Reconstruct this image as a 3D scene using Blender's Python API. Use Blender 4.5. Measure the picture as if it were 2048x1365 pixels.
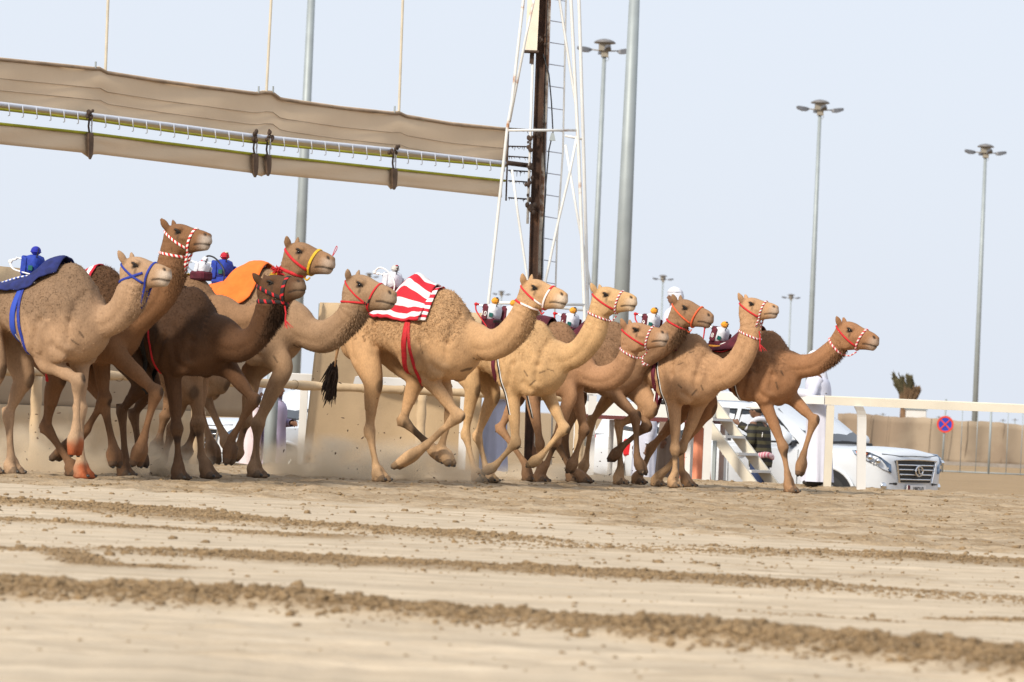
import bpy, bmesh, math, random
import numpy as np
from mathutils import Vector, Matrix
from mathutils.bvhtree import BVHTree
from mathutils.kdtree import KDTree

for _o in list(bpy.data.objects):
    bpy.data.objects.remove(_o, do_unlink=True)
SC = bpy.context.scene
COL = SC.collection
rnd = random.Random(7)
RNG = np.random.default_rng(11)

# ------------------------------------------------------------------ camera
FPX = 7400.0                       # focal length in pixels of the 2048 px wide photograph
CAMH = 0.85
ROLL = math.radians(2.5)
PITCH = math.atan(138.0 / FPX)
_Fw = np.array([0, math.cos(PITCH), math.sin(PITCH)])
_R0 = np.array([1.0, 0, 0]); _U0 = np.array([0, -math.sin(PITCH), math.cos(PITCH)])
_R = math.cos(ROLL) * _R0 + math.sin(ROLL) * _U0
_U = -math.sin(ROLL) * _R0 + math.cos(ROLL) * _U0
CAMPOS = np.array([0, 0, CAMH])
cd = bpy.data.cameras.new('camera'); cam = bpy.data.objects.new('camera', cd); COL.objects.link(cam)
cd.sensor_fit = 'HORIZONTAL'; cd.sensor_width = 36.0; cd.lens = 36.0 * FPX / 2048.0
cd.clip_start = 0.1; cd.clip_end = 5000
cd.dof.use_dof = True; cd.dof.focus_distance = 40.5; cd.dof.aperture_fstop = 5.0
cam.matrix_world = Matrix(((_R[0], _U[0], -_Fw[0], 0), (_R[1], _U[1], -_Fw[1], 0), (_R[2], _U[2], -_Fw[2], CAMH), (0, 0, 0, 1)))
SC.camera = cam

def ray(u, v):
    return _Fw * FPX + _R * (u - 1024.0) + _U * (682.5 - v)
def at(u, v, Y):
    """point seen at photo pixel (u,v) standing at distance Y"""
    d = ray(u, v); return CAMPOS + d * (Y / d[1])
def onz(u, v, z=0.0):
    d = ray(u, v); return CAMPOS + d * ((z - CAMH) / d[2])
def onplane(u, v, p0, n):
    d = ray(u, v); return CAMPOS + d * (np.dot(p0 - CAMPOS, n) / np.dot(d, n))

# ------------------------------------------------------------------ sky, sun, exposure
SUN_EL, SUN_AZ = 37.0, 216.0       # azimuth measured clockwise from +Y (behind and left of the camera)
w = bpy.data.worlds.new('World'); SC.world = w; w.use_nodes = True
nt = w.node_tree; nt.nodes.clear()
out = nt.nodes.new('ShaderNodeOutputWorld'); bg = nt.nodes.new('ShaderNodeBackground')
sky = nt.nodes.new('ShaderNodeTexSky'); sky.sky_type = 'NISHITA'; sky.sun_disc = False
sky.sun_elevation = math.radians(SUN_EL); sky.sun_rotation = math.radians(SUN_AZ)
sky.dust_density = 4.0; sky.air_density = 1.0; sky.ozone_density = 2.0
mx = nt.nodes.new('ShaderNodeMix'); mx.data_type = 'RGBA'; mx.inputs[0].default_value = 0.84
mx.inputs[7].default_value = (8.85, 9.5, 10.6, 1)     # even pale haze veil over the clear-sky model
nt.links.new(sky.outputs[0], mx.inputs[6]); nt.links.new(mx.outputs[2], bg.inputs[0])
bg.inputs[1].default_value = 0.10
nt.links.new(bg.outputs[0], out.inputs[0])
sl = bpy.data.lights.new('sun', 'SUN'); sl.energy = 4.5; sl.angle = math.radians(8.0); sl.color = (1.0, 0.90, 0.76)
so = bpy.data.objects.new('sun', sl); COL.objects.link(so)
_az, _el = math.radians(SUN_AZ), math.radians(SUN_EL)
_sd = Vector((math.sin(_az) * math.cos(_el), math.cos(_az) * math.cos(_el), math.sin(_el)))
so.rotation_euler = _sd.to_track_quat('Z', 'Y').to_euler()
so.location = (-20, -20, 30)
SC.view_settings.view_transform = 'Standard'; SC.view_settings.look = 'None'
SC.view_settings.exposure = 0.0; SC.view_settings.gamma = 1.0; SC.view_settings.use_curve_mapping = False
SC.render.engine = 'CYCLES'
SC.cycles.use_denoising = True
SC.cycles.max_bounces = 6; SC.cycles.diffuse_bounces = 3; SC.cycles.volume_bounces = 3
SC.cycles.transparent_max_bounces = 12
SC.render.film_transparent = False

# ------------------------------------------------------------------ helpers
def vnoise(p, seed=0):
    p = np.asarray(p, float); i = np.floor(p).astype(np.int64); f = p - i; f = f * f * (3 - 2 * f)
    def h(a, b, c):
        n = (a * 73856093) ^ (b * 19349663) ^ (c * 83492791) ^ (seed * 2654435761)
        n = (n ^ (n >> 13)) * 1274126177; n = n ^ (n >> 16)
        return (n & 0xffff) / 65535.0
    r = 0
    for dx in (0, 1):
        wx = f[:, 0] if dx else 1 - f[:, 0]
        for dy in (0, 1):
            wy = f[:, 1] if dy else 1 - f[:, 1]
            for dz in (0, 1):
                wz = f[:, 2] if dz else 1 - f[:, 2]
                r = r + wx * wy * wz * h(i[:, 0] + dx, i[:, 1] + dy, i[:, 2] + dz)
    return r * 2 - 1
def fbm(p, oct=3, seed=0):
    p = np.asarray(p, float); a = 1.0; r = 0; t = 0
    for o in range(oct):
        r = r + a * vnoise(p * (2 ** o) + 17.3 * o, seed + o); t += a; a *= 0.5
    return r / t
def sstep(a, b, x):
    t = np.clip((np.asarray(x, float) - a) / (b - a), 0, 1); return t * t * (3 - 2 * t)

def tag(o, label=None, cat=None, group=None, kind=None):
    if label: o['label'] = label
    if cat: o['category'] = cat
    if group: o['group'] = group
    if kind: o['kind'] = kind
    return o
def link(name, me, mat=None, parent=None, smooth=False):
    o = bpy.data.objects.new(name, me); COL.objects.link(o)
    if mat is not None and len(me.materials) == 0: me.materials.append(mat)
    if parent is not None: o.parent = parent
    if smooth:
        me.polygons.foreach_set('use_smooth', [True] * len(me.polygons))
    return o
def empty(name, loc=(0, 0, 0), rz=0.0):
    o = bpy.data.objects.new(name, None); COL.objects.link(o)
    o.location = loc; o.rotation_euler = (0, 0, rz); o.empty_display_size = 0.2
    return o
def copytree(o, parent=None):
    c = o.copy(); COL.objects.link(c); c.parent = parent
    for ch in list(o.children): copytree(ch, c)
    return c

def catmull(pts, n):
    """pts (k,d) -> (m,d) Catmull-Rom through all points, n steps per span"""
    P = np.asarray(pts, float); k = len(P)
    Q = np.vstack([2 * P[0] - P[1], P, 2 * P[-1] - P[-2]]); outp = []
    for i in range(k - 1):
        p0, p1, p2, p3 = Q[i], Q[i + 1], Q[i + 2], Q[i + 3]
        for t in np.linspace(0, 1, n, endpoint=False):
            outp.append(0.5 * ((2 * p1) + (-p0 + p2) * t + (2 * p0 - 5 * p1 + 4 * p2 - p3) * t * t + (-p0 + 3 * p1 - 3 * p2 + p3) * t ** 3))
    outp.append(P[-1]); return np.array(outp)

class MB:
    """collects shapes, becomes ONE mesh object"""
    def __init__(self): self.v = []; self.f = []; self.n = 0; self.al = []; self.mi = []; self.cur = 0
    def add(self, vs, fs, along=None):
        vs = np.asarray(vs, float).reshape(-1, 3)
        self.v.append(vs); self.f += [tuple(int(i) + self.n for i in f) for f in fs]
        self.mi += [self.cur] * len(fs)
        self.al.append(np.zeros(len(vs)) if along is None else np.asarray(along, float)); self.n += len(vs)
        return self
    def box(self, c, s, rz=0.0, M=None, taper=1.0, bev=0.0):
        x, y, z = s[0] / 2, s[1] / 2, s[2] / 2
        if bev > 0:
            b = bev; P = []
            for sx in (-1, 1):
                for sy in (-1, 1):
                    for sz in (-1, 1):
                        P.append((sx * x, sy * (y - b), sz * (z - b))); P.append((sx * (x - b), sy * y, sz * (z - b))); P.append((sx * (x - b), sy * (y - b), sz * z))
            bm = bmesh.new(); [bm.verts.new(p) for p in P]
            bmesh.ops.convex_hull(bm, input=bm.verts[:]); bm.verts.index_update()
            vs = np.array([v.co[:] for v in bm.verts]); fs = [[v.index for v in f.verts] for f in bm.faces]; bm.free()
        else:
            vs = np.array([(sx * x * (taper if sz > 0 else 1), sy * y * (taper if sz > 0 else 1), sz * z) for sz in (-1, 1) for sy in (-1, 1) for sx in (-1, 1)])
            fs = [(0, 2, 3, 1), (4, 5, 7, 6), (0, 1, 5, 4), (2, 6, 7, 3), (0, 4, 6, 2), (1, 3, 7, 5)]
        if M is not None:
            vs = vs @ np.array(M)[:3, :3].T
        elif rz:
            c_, s_ = math.cos(rz), math.sin(rz); vs = np.stack([vs[:, 0] * c_ - vs[:, 1] * s_, vs[:, 0] * s_ + vs[:, 1] * c_, vs[:, 2]], 1)
        return self.add(vs + np.array(c), fs)
    def tube(self, pts, r, seg=8, flat=1.0, up=None, closed=False, cap=True, twist=0.0):
        P = np.asarray(pts, float); n = len(P); r = np.broadcast_to(np.asarray(r, float), (n,))
        if closed: T = np.roll(P, -1, 0) - np.roll(P, 1, 0)
        else: T = np.gradient(P, axis=0)
        T /= np.maximum(np.linalg.norm(T, axis=1, keepdims=True), 1e-9)
        vs = []; al = []; L = 0
        if up is None:
            nrm = np.cross(T[0], [0, 0, 1.0])
            if np.linalg.norm(nrm) < 1e-3: nrm = np.cross(T[0], [0, 1.0, 0])
        for i in range(n):
            if up is not None: nrm = np.asarray(up[i] if np.ndim(up) > 1 else up, float)
            nrm = nrm - T[i] * np.dot(nrm, T[i]); nrm = nrm / max(np.linalg.norm(nrm), 1e-9)
            b = np.cross(T[i], nrm)
            if i: L += np.linalg.norm(P[i] - P[i - 1])
            for k in range(seg):
                a = 2 * math.pi * k / seg
                vs.append(P[i] + r[i] * (math.cos(a) * b + flat * math.sin(a) * nrm)); al.append(L + twist * k / seg)
        fs = []
        for i in range(n if closed else n - 1):
            j = (i + 1) % n
            for k in range(seg):
                m = (k + 1) % seg; fs.append((i * seg + k, i * seg + m, j * seg + m, j * seg + k))
        if cap and not closed:
            fs.append(tuple(range(seg - 1, -1, -1))); fs.append(tuple((n - 1) * seg + k for k in range(seg)))
        return self.add(vs, fs, al)
    def rod(self, a, b, r, seg=8, r2=None):
        return self.tube([a, b], [r, r if r2 is None else r2], seg)
    def ell(self, c, r, seg=12, rings=8, M=None):
        vs = [(0, 0, -1)]; fs = []
        for i in range(1, rings):
            a = -math.pi / 2 + math.pi * i / rings
            for k in range(seg):
                b = 2 * math.pi * k / seg; vs.append((math.cos(a) * math.cos(b), math.cos(a) * math.sin(b), math.sin(a)))
        vs.append((0, 0, 1)); top = len(vs) - 1
        for k in range(seg): fs.append((0, 1 + (k + 1) % seg, 1 + k)); fs.append((top, top - seg + k, top - seg + (k + 1) % seg))
        for i in range(rings - 2):
            for k in range(seg):
                a = 1 + i * seg; m = (k + 1) % seg; fs.append((a + k, a + m, a + seg + m, a + seg + k))
        vs = np.array(vs) * np.array(r)
        if M is not None: vs = vs @ np.asarray(M, float).T
        return self.add(vs + np.array(c), fs)
    def loft(self, rings, closed=True, cap=True, along=None):
        R = np.asarray(rings, float); n, m, _ = R.shape; fs = []
        for i in range(n - 1):
            for k in range(m if closed else m - 1):
                j = (k + 1) % m; fs.append((i * m + k, i * m + j, (i + 1) * m + j, (i + 1) * m + k))
        if cap and closed: fs.append(tuple(range(m - 1, -1, -1))); fs.append(tuple((n - 1) * m + k for k in range(m)))
        al = None if along is None else np.repeat(along, m)
        return self.add(R.reshape(-1, 3), fs, al)
    def grid_solid(self, G, N, th):
        """sheet of grid points G (n,m,3) with normals N and thickness th"""
        n, m, _ = G.shape; a = G.reshape(-1, 3); b = (G - N * th).reshape(-1, 3); fs = []; k = n * m
        for i in range(n - 1):
            for j in range(m - 1):
                q = (i * m + j, i * m + j + 1, (i + 1) * m + j + 1, (i + 1) * m + j); fs.append(q); fs.append(tuple(x + k for x in q[::-1]))
        for i in range(n - 1):
            fs.append((i * m, (i + 1) * m, (i + 1) * m + k, i * m + k)); e = m - 1
            fs.append(((i + 1) * m + e, i * m + e, i * m + e + k, (i + 1) * m + e + k))
        for j in range(m - 1):
            fs.append((j + 1, j, j + k, j + 1 + k)); e = (n - 1) * m
            fs.append((e + j, e + j + 1, e + j + 1 + k, e + j + k))
        return self.add(np.vstack([a, b]), fs)
    def mesh(self, name, mats):
        me = bpy.data.meshes.new(name); V = np.vstack(self.v)
        me.from_pydata(V.tolist(), [], self.f)
        for m_ in (mats if isinstance(mats, (list, tuple)) else [mats]): me.materials.append(m_)
        if any(self.mi): me.polygons.foreach_set('material_index', self.mi)
        at_ = me.attributes.new('along', 'FLOAT', 'POINT'); at_.data.foreach_set('value', np.concatenate(self.al).astype(np.float32))
        bm = bmesh.new(); bm.from_mesh(me); bmesh.ops.recalc_face_normals(bm, faces=bm.faces[:]); bm.to_mesh(me); bm.free()
        me.update(); return me
    def build(self, name, mats, parent=None, smooth=False, auto=False):
        me = self.mesh(name, mats); o = link(name, me, None, parent, smooth)
        if auto:
            me.polygons.foreach_set('use_smooth', [True] * len(me.polygons))
            try: me.set_sharp_from_angle(angle=math.radians(38))
            except Exception: pass
        return o

# ------------------------------------------------------------------ materials
def srgb(r, g, b):
    return tuple(((c / 255.0) / 12.92 if c <= 10 else (((c / 255.0) + 0.055) / 1.055) ** 2.4) for c in (r, g, b))
MATS = {}
def mat(name, col, rough=0.6, metal=0.0, var=0.12, vscale=6.0, bump=0.0, bscale=40.0, spec=0.5, coat=0.0, dirt=None, dscale=3.0, dthr=0.55, alpha=1.0, trans=0.0):
    """procedural paint/cloth/metal: base colour broken up by noise, optional dirt/rust patches and bump"""
    if name in MATS: return MATS[name]
    m = bpy.data.materials.new(name); m.use_nodes = True; t = m.node_tree; b = t.nodes['Principled BSDF']
    tc = t.nodes.new('ShaderNodeTexCoord')
    nz = t.nodes.new('ShaderNodeTexNoise'); nz.inputs['Scale'].default_value = vscale; nz.inputs['Detail'].default_value = 5
    t.links.new(tc.outputs['Object'], nz.inputs['Vector'])
    rp = t.nodes.new('ShaderNodeValToRGB'); e = rp.color_ramp.elements
    e[0].position = 0.3; e[1].position = 0.7
    e[0].color = tuple(max(0, c * (1 - var)) for c in col) + (1,); e[1].color = tuple(min(1, c * (1 + var)) for c in col) + (1,)
    t.links.new(nz.outputs[0], rp.inputs[0]); last = rp.outputs[0]
    if dirt is not None:
        n2 = t.nodes.new('ShaderNodeTexNoise'); n2.inputs['Scale'].default_value = dscale; n2.inputs['Detail'].default_value = 7; n2.inputs['Roughness'].default_value = 0.65
        t.links.new(tc.outputs['Object'], n2.inputs['Vector'])
        r2 = t.nodes.new('ShaderNodeValToRGB'); r2.color_ramp.elements[0].position = dthr; r2.color_ramp.elements[1].position = min(1, dthr + 0.1)
        t.links.new(n2.outputs[0], r2.inputs[0])
        mm = t.nodes.new('ShaderNodeMix'); mm.data_type = 'RGBA'; mm.inputs[7].default_value = tuple(dirt) + (1,)
        t.links.new(r2.outputs[0], mm.inputs[0]); t.links.new(last, mm.inputs[6]); last = mm.outputs[2]
    t.links.new(last, b.inputs['Base Color'])
    b.inputs['Roughness'].default_value = rough; b.inputs['Metallic'].default_value = metal
    b.inputs['Specular IOR Level'].default_value = spec
    if coat: b.inputs['Coat Weight'].default_value = coat; b.inputs['Coat Roughness'].default_value = 0.05
    if trans: b.inputs['Transmission Weight'].default_value = trans
    if alpha < 1: b.inputs['Alpha'].default_value = alpha
    if bump > 0:
        n3 = t.nodes.new('ShaderNodeTexNoise'); n3.inputs['Scale'].default_value = bscale; n3.inputs['Detail'].default_value = 4
        t.links.new(tc.outputs['Object'], n3.inputs['Vector'])
        bp = t.nodes.new('ShaderNodeBump'); bp.inputs['Strength'].default_value = bump; bp.inputs['Distance'].default_value = 0.02
        t.links.new(n3.outputs[0], bp.inputs['Height']); t.links.new(bp.outputs[0], b.inputs['Normal'])
    MATS[name] = m; return m
def stripe_mat(name, c1, c2, period, attr='along', axis=None, duty=0.5, rough=0.8, diag=0.0):
    """two-colour bands along an attribute, or along an object axis"""
    if name in MATS: return MATS[name]
    m = bpy.data.materials.new(name); m.use_nodes = True; t = m.node_tree; b = t.nodes['Principled BSDF']
    if axis is None:
        a = t.nodes.new('ShaderNodeAttribute'); a.attribute_name = attr; src = a.outputs['Fac']
    else:
        a = t.nodes.new('ShaderNodeTexCoord'); s = t.nodes.new('ShaderNodeSeparateXYZ'); t.links.new(a.outputs['Object'], s.inputs[0]); src = s.outputs[axis]
    k = t.nodes.new('ShaderNodeMath'); k.operation = 'MULTIPLY'; k.inputs[1].default_value = 1.0 / period; t.links.new(src, k.inputs[0])
    fr = t.nodes.new('ShaderNodeMath'); fr.operation = 'FRACT'; t.links.new(k.outputs[0], fr.inputs[0])
    gt = t.nodes.new('ShaderNodeMath'); gt.operation = 'GREATER_THAN'; gt.inputs[1].default_value = duty; t.links.new(fr.outputs[0], gt.inputs[0])
    mm = t.nodes.new('ShaderNodeMix'); mm.data_type = 'RGBA'; mm.inputs[6].default_value = tuple(c1) + (1,); mm.inputs[7].default_value = tuple(c2) + (1,)
    t.links.new(gt.outputs[0], mm.inputs[0])
    nz = t.nodes.new('ShaderNodeTexNoise'); nz.inputs['Scale'].default_value = 60
    hs = t.nodes.new('ShaderNodeHueSaturation'); mp = t.nodes.new('ShaderNodeMapRange'); mp.inputs[3].default_value = 0.75; mp.inputs[4].default_value = 1.2
    t.links.new(nz.outputs[0], mp.inputs[0]); t.links.new(mp.outputs[0], hs.inputs['Value']); t.links.new(mm.outputs[2], hs.inputs['Color'])
    t.links.new(hs.outputs[0], b.inputs['Base Color']); b.inputs['Roughness'].default_value = rough
    MATS[name] = m; return m

# ------------------------------------------------------------------ ground
TRK = math.radians(31.0)
DROP = 0.70                                        # the car park lies this much below the track
def rail_y(X):
    """distance of the track edge (rail line) as a function of X"""
    return np.interp(X, [-14, -6.3, -2.6, 0.9, 6.5, 14], [38.2, 41.2, 49.0, 50.3, 49.2, 48.0])
WIND = [  # windrows of loose sand: photo polyline on the ground, half width, height
    ([(-500, 1160), (0, 1188), (500, 1214), (1024, 1248), (1400, 1284), (1750, 1310), (2048, 1342), (2600, 1405)], 0.46, 0.075),
    ([(340, 1108), (520, 1118), (1024, 1141), (1400, 1162), (1750, 1183), (2048, 1203), (2700, 1250)], 0.66, 0.030),
    ([(-500, 985), (0, 1007), (250, 1020), (500, 1045), (760, 1062), (1000, 1083), (1300, 1100), (1724, 1112), (2048, 1128), (2600, 1150)], 0.90, 0.032),
    ([(-200, 1033), (100, 1044), (330, 1058), (620, 1072)], 0.45, 0.014),
    ([(1500, 1226), (1640, 1233), (1790, 1244)], 0.10, 0.012),
    ([(1870, 1240), (2048, 1243), (2300, 1250)], 0.10, 0.012),
    ([(-100, 1096), (120, 1104), (200, 1132), (330, 1134)], 0.26, 0.008),
]
_wl = [(np.array([onz(u, v)[:2] for u, v in pl]), hw, h) for pl, hw, h in WIND]
def polydist(P, L):
    best = np.full(len(P), 1e9)
    for a, b in zip(L[:-1], L[1:]):
        d = b - a; t = np.clip(((P - a) @ d) / (d @ d), 0, 1); best = np.minimum(best, np.linalg.norm(P - a - t[:, None] * d, axis=1))
    return best
_tb = np.array([onz(u, v)[:2] for u, v in ((-600, 970), (0, 984), (500, 1004), (1024, 1032), (1400, 1068), (1750, 1096), (2048, 1126), (2700, 1180))])   # near edge of the trodden lane
def ground_fields(X, Y):
    P = np.stack([X, Y], 1)
    c, s = math.cos(TRK), math.sin(TRK)
    A = X * c - Y * s; Q = X * s + Y * c                   # along / across the track
    z = np.zeros(len(X)); loose = np.zeros(len(X))
    P3 = np.stack([X, Y, 0 * X], 1)
    n1 = fbm(P3 * 10.0, 3, 3); n2 = fbm(P3 * 3.0, 3, 9)
    for k, (L, hw, h) in enumerate(_wl):
        d = polydist(P, L) + 0.42 * hw * fbm(P3 * 1.1, 3, 40 + k) + 0.20 * hw * n1
        m = (1 - sstep(hw * 0.25, hw, d)) * (1 if k == 0 else sstep(-.55, .05, fbm(P3 * .55, 2, 80 + k) + .25 * n2)); loose = np.maximum(loose, m)
        z += h * m * (0.85 + 0.50 * n1 + 0.40 * n2) * (0.85 + 0.4 * fbm(P3 * 0.8, 2, 60 + k))
    # long faint combing marks of the drag along the track, and trodden ground towards the rail
    comb = fbm(np.stack([A * 0.25, Q * 5.0, 0 * A], 1), 3, 21)
    z += 0.009 * comb + 0.004 * n1 * (1 - loose)
    nearm = 1 - sstep(12.2, 15.0, Q); z += nearm * (0.017 * fbm(P3 * np.array([3.0, 5.0, 1]), 3, 55) + 0.006 * n1) * (1 - loose)
    strips = fbm(np.stack([A * 0.10, Q * 1.1, 0 * A + 3], 1), 2, 23)
    dY = Y - np.interp(X, _tb[:, 0], _tb[:, 1])
    far = sstep(-1.2, 1.6, dY + 2.2 * n2) * sstep(-0.42, 0.10, strips + 0.8 * sstep(1.0, 9.0, dY) + .15 * n2)
    hoof = fbm(P3 * 4.2, 3, 31)
    z += far * (0.034 * hoof + 0.020 * n1)
    loose = np.maximum(loose, far * sstep(-0.5, 0.3, hoof + 0.5) * (0.50 + .35 * sstep(-.3, .4, n2)))
    crumbs = sstep(0.25, 0.55, strips + 0.35 * n2) * (1 - far) * sstep(17, 21, Q)
    z += crumbs * 0.010 * np.maximum(n1, 0); loose = np.maximum(loose, crumbs * sstep(-0.1, 0.5, n1) * 0.8)
    ry = rail_y(X)
    drop = sstep(0.6, 7.0, Y - ry)
    fade = 1 - sstep(2.0, 7.0, Y - ry)
    z = z * fade - DROP * drop
    return z, np.clip(loose, 0, 1), comb
def ground_z(x, y):
    return float(ground_fields(np.array([x]), np.array([y]))[0][0])

def sand_material():
    m = bpy.data.materials.new('sand'); m.use_nodes = True; t = m.node_tree; b = t.nodes['Principled BSDF']
    tc = t.nodes.new('ShaderNodeTexCoord')
    at_ = t.nodes.new('ShaderNodeAttribute'); at_.attribute_name = 'loose'
    mp = t.nodes.new('ShaderNodeMapping'); mp.inputs['Rotation'].default_value = (0, 0, TRK); mp.inputs['Scale'].default_value = (0.5, 3.4, 1)
    t.links.new(tc.outputs['Object'], mp.inputs[0])
    n1 = t.nodes.new('ShaderNodeTexNoise'); n1.inputs['Scale'].default_value = 2.2; n1.inputs['Detail'].default_value = 10; n1.inputs['Roughness'].default_value = 0.62; t.links.new(mp.outputs[0], n1.inputs['Vector'])
    r1 = t.nodes.new('ShaderNodeValToRGB'); e = r1.color_ramp.elements; e[0].position = 0.32; e[1].position = 0.68
    e[0].color = (0.44, 0.36, 0.262, 1); e[1].color = (0.60, 0.515, 0.395, 1)
    t.links.new(n1.outputs[0], r1.inputs[0])
    n2 = t.nodes.new('ShaderNodeTexNoise'); n2.inputs['Scale'].default_value = 26; n2.inputs['Detail'].default_value = 8; n2.inputs['Roughness'].default_value = 0.7
    t.links.new(tc.outputs['Object'], n2.inputs['Vector'])
    r2 = t.nodes.new('ShaderNodeValToRGB'); e = r2.color_ramp.elements; e[0].position = 0.30; e[1].position = 0.72
    e[0].color = (0.225, 0.15, 0.078, 1); e[1].color = (0.445, 0.318, 0.184, 1)
    t.links.new(n2.outputs[0], r2.inputs[0])
    gr = t.nodes.new('ShaderNodeMix'); gr.data_type = 'RGBA'; gr.inputs[0].default_value = 0.18
    t.links.new(r1.outputs[0], gr.inputs[6]); t.links.new(r2.outputs[0], gr.inputs[7])
    mm = t.nodes.new('ShaderNodeMix'); mm.data_type = 'RGBA'
    t.links.new(at_.outputs['Fac'], mm.inputs[0]); t.links.new(gr.outputs[2], mm.inputs[6]); t.links.new(r2.outputs[0], mm.inputs[7])
    n4 = t.nodes.new('ShaderNodeTexNoise'); n4.inputs['Scale'].default_value = 0.9; n4.inputs['Detail'].default_value = 9; n4.inputs['Roughness'].default_value = 0.68; t.links.new(mp.outputs[0], n4.inputs['Vector'])
    m4 = t.nodes.new('ShaderNodeMapRange'); m4.inputs[1].default_value = 0.3; m4.inputs[2].default_value = 0.7; m4.inputs[3].default_value = 0.76; m4.inputs[4].default_value = 1.18; t.links.new(n4.outputs[0], m4.inputs[0])
    hs = t.nodes.new('ShaderNodeHueSaturation'); t.links.new(mm.outputs[2], hs.inputs['Color']); t.links.new(m4.outputs[0], hs.inputs['Value'])
    t.links.new(hs.outputs[0], b.inputs['Base Color']); b.inputs['Roughness'].default_value = 0.95; b.inputs['Specular IOR Level'].default_value = 0.15
    n3 = t.nodes.new('ShaderNodeTexNoise'); n3.inputs['Scale'].default_value = 30; n3.inputs['Detail'].default_value = 9; n3.inputs['Roughness'].default_value = 0.65; t.links.new(tc.outputs['Object'], n3.inputs['Vector'])
    ms = t.nodes.new('ShaderNodeMath'); ms.operation = 'MULTIPLY_ADD'; ms.inputs[1].default_value = 0.6; ms.inputs[2].default_value = 0.35; t.links.new(at_.outputs['Fac'], ms.inputs[0])
    bp = t.nodes.new('ShaderNodeBump'); bp.inputs['Distance'].default_value = 0.04
    t.links.new(ms.outputs[0], bp.inputs['Strength']); t.links.new(n3.outputs[0], bp.inputs['Height']); t.links.new(bp.outputs[0], b.inputs['Normal'])
    return m
SAND = sand_material()
def build_ground():
    xs = np.concatenate([[-2500, -600, -150, -45, -22], np.arange(-13, -8.0, 0.25), np.arange(-8.0, -3.6, 0.07), np.arange(-3.6, 3.6, 0.032), np.arange(3.6, 8.0, 0.07), np.arange(8.0, 13.0, 0.25), [22, 45, 150, 600, 2500]])
    ys = [-300.0, -60, -15, 0, 6, 10]; y = 12.0
    while y < 52: ys.append(y); y += 0.028 + 0.0016 * (y - 12)
    while y < 66: ys.append(y); y += 0.3
    ys += [70, 80, 95, 120, 160, 220, 320, 500, 900, 1800, 4000]
    ys = np.array(ys); XX, YY = np.meshgrid(xs, ys); X = XX.ravel(); Y = YY.ravel()
    z, loose, comb = ground_fields(X, Y)
    out_ = (np.abs(X) > 20) | (Y < 9)
    z = np.where(out_ & (Y < 40), 0, z)
    loose = np.where(Y > rail_y(X) + 1.5, 0.92, loose)
    n, m_ = len(ys), len(xs)
    idx = np.arange(n * m_).reshape(n, m_)
    q = np.stack([idx[:-1, :-1], idx[:-1, 1:], idx[1:, 1:], idx[1:, :-1]], -1).reshape(-1, 4)
    me = bpy.data.meshes.new('track_ground')
    me.vertices.add(len(X)); me.vertices.foreach_set('co', np.stack([X, Y, z], 1).astype(np.float32).ravel())
    me.loops.add(q.size); me.loops.foreach_set('vertex_index', q.ravel().astype(np.int32))
    me.polygons.add(len(q)); me.polygons.foreach_set('loop_start', (np.arange(len(q)) * 4).astype(np.int32))
    me.update(calc_edges=True)
    a = me.attributes.new('loose', 'FLOAT', 'POINT'); a.data.foreach_set('value', loose.astype(np.float32))
    o = link('ground', me, SAND, smooth=True); tag(o, kind='structure'); return o
GROUND = build_ground()

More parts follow.
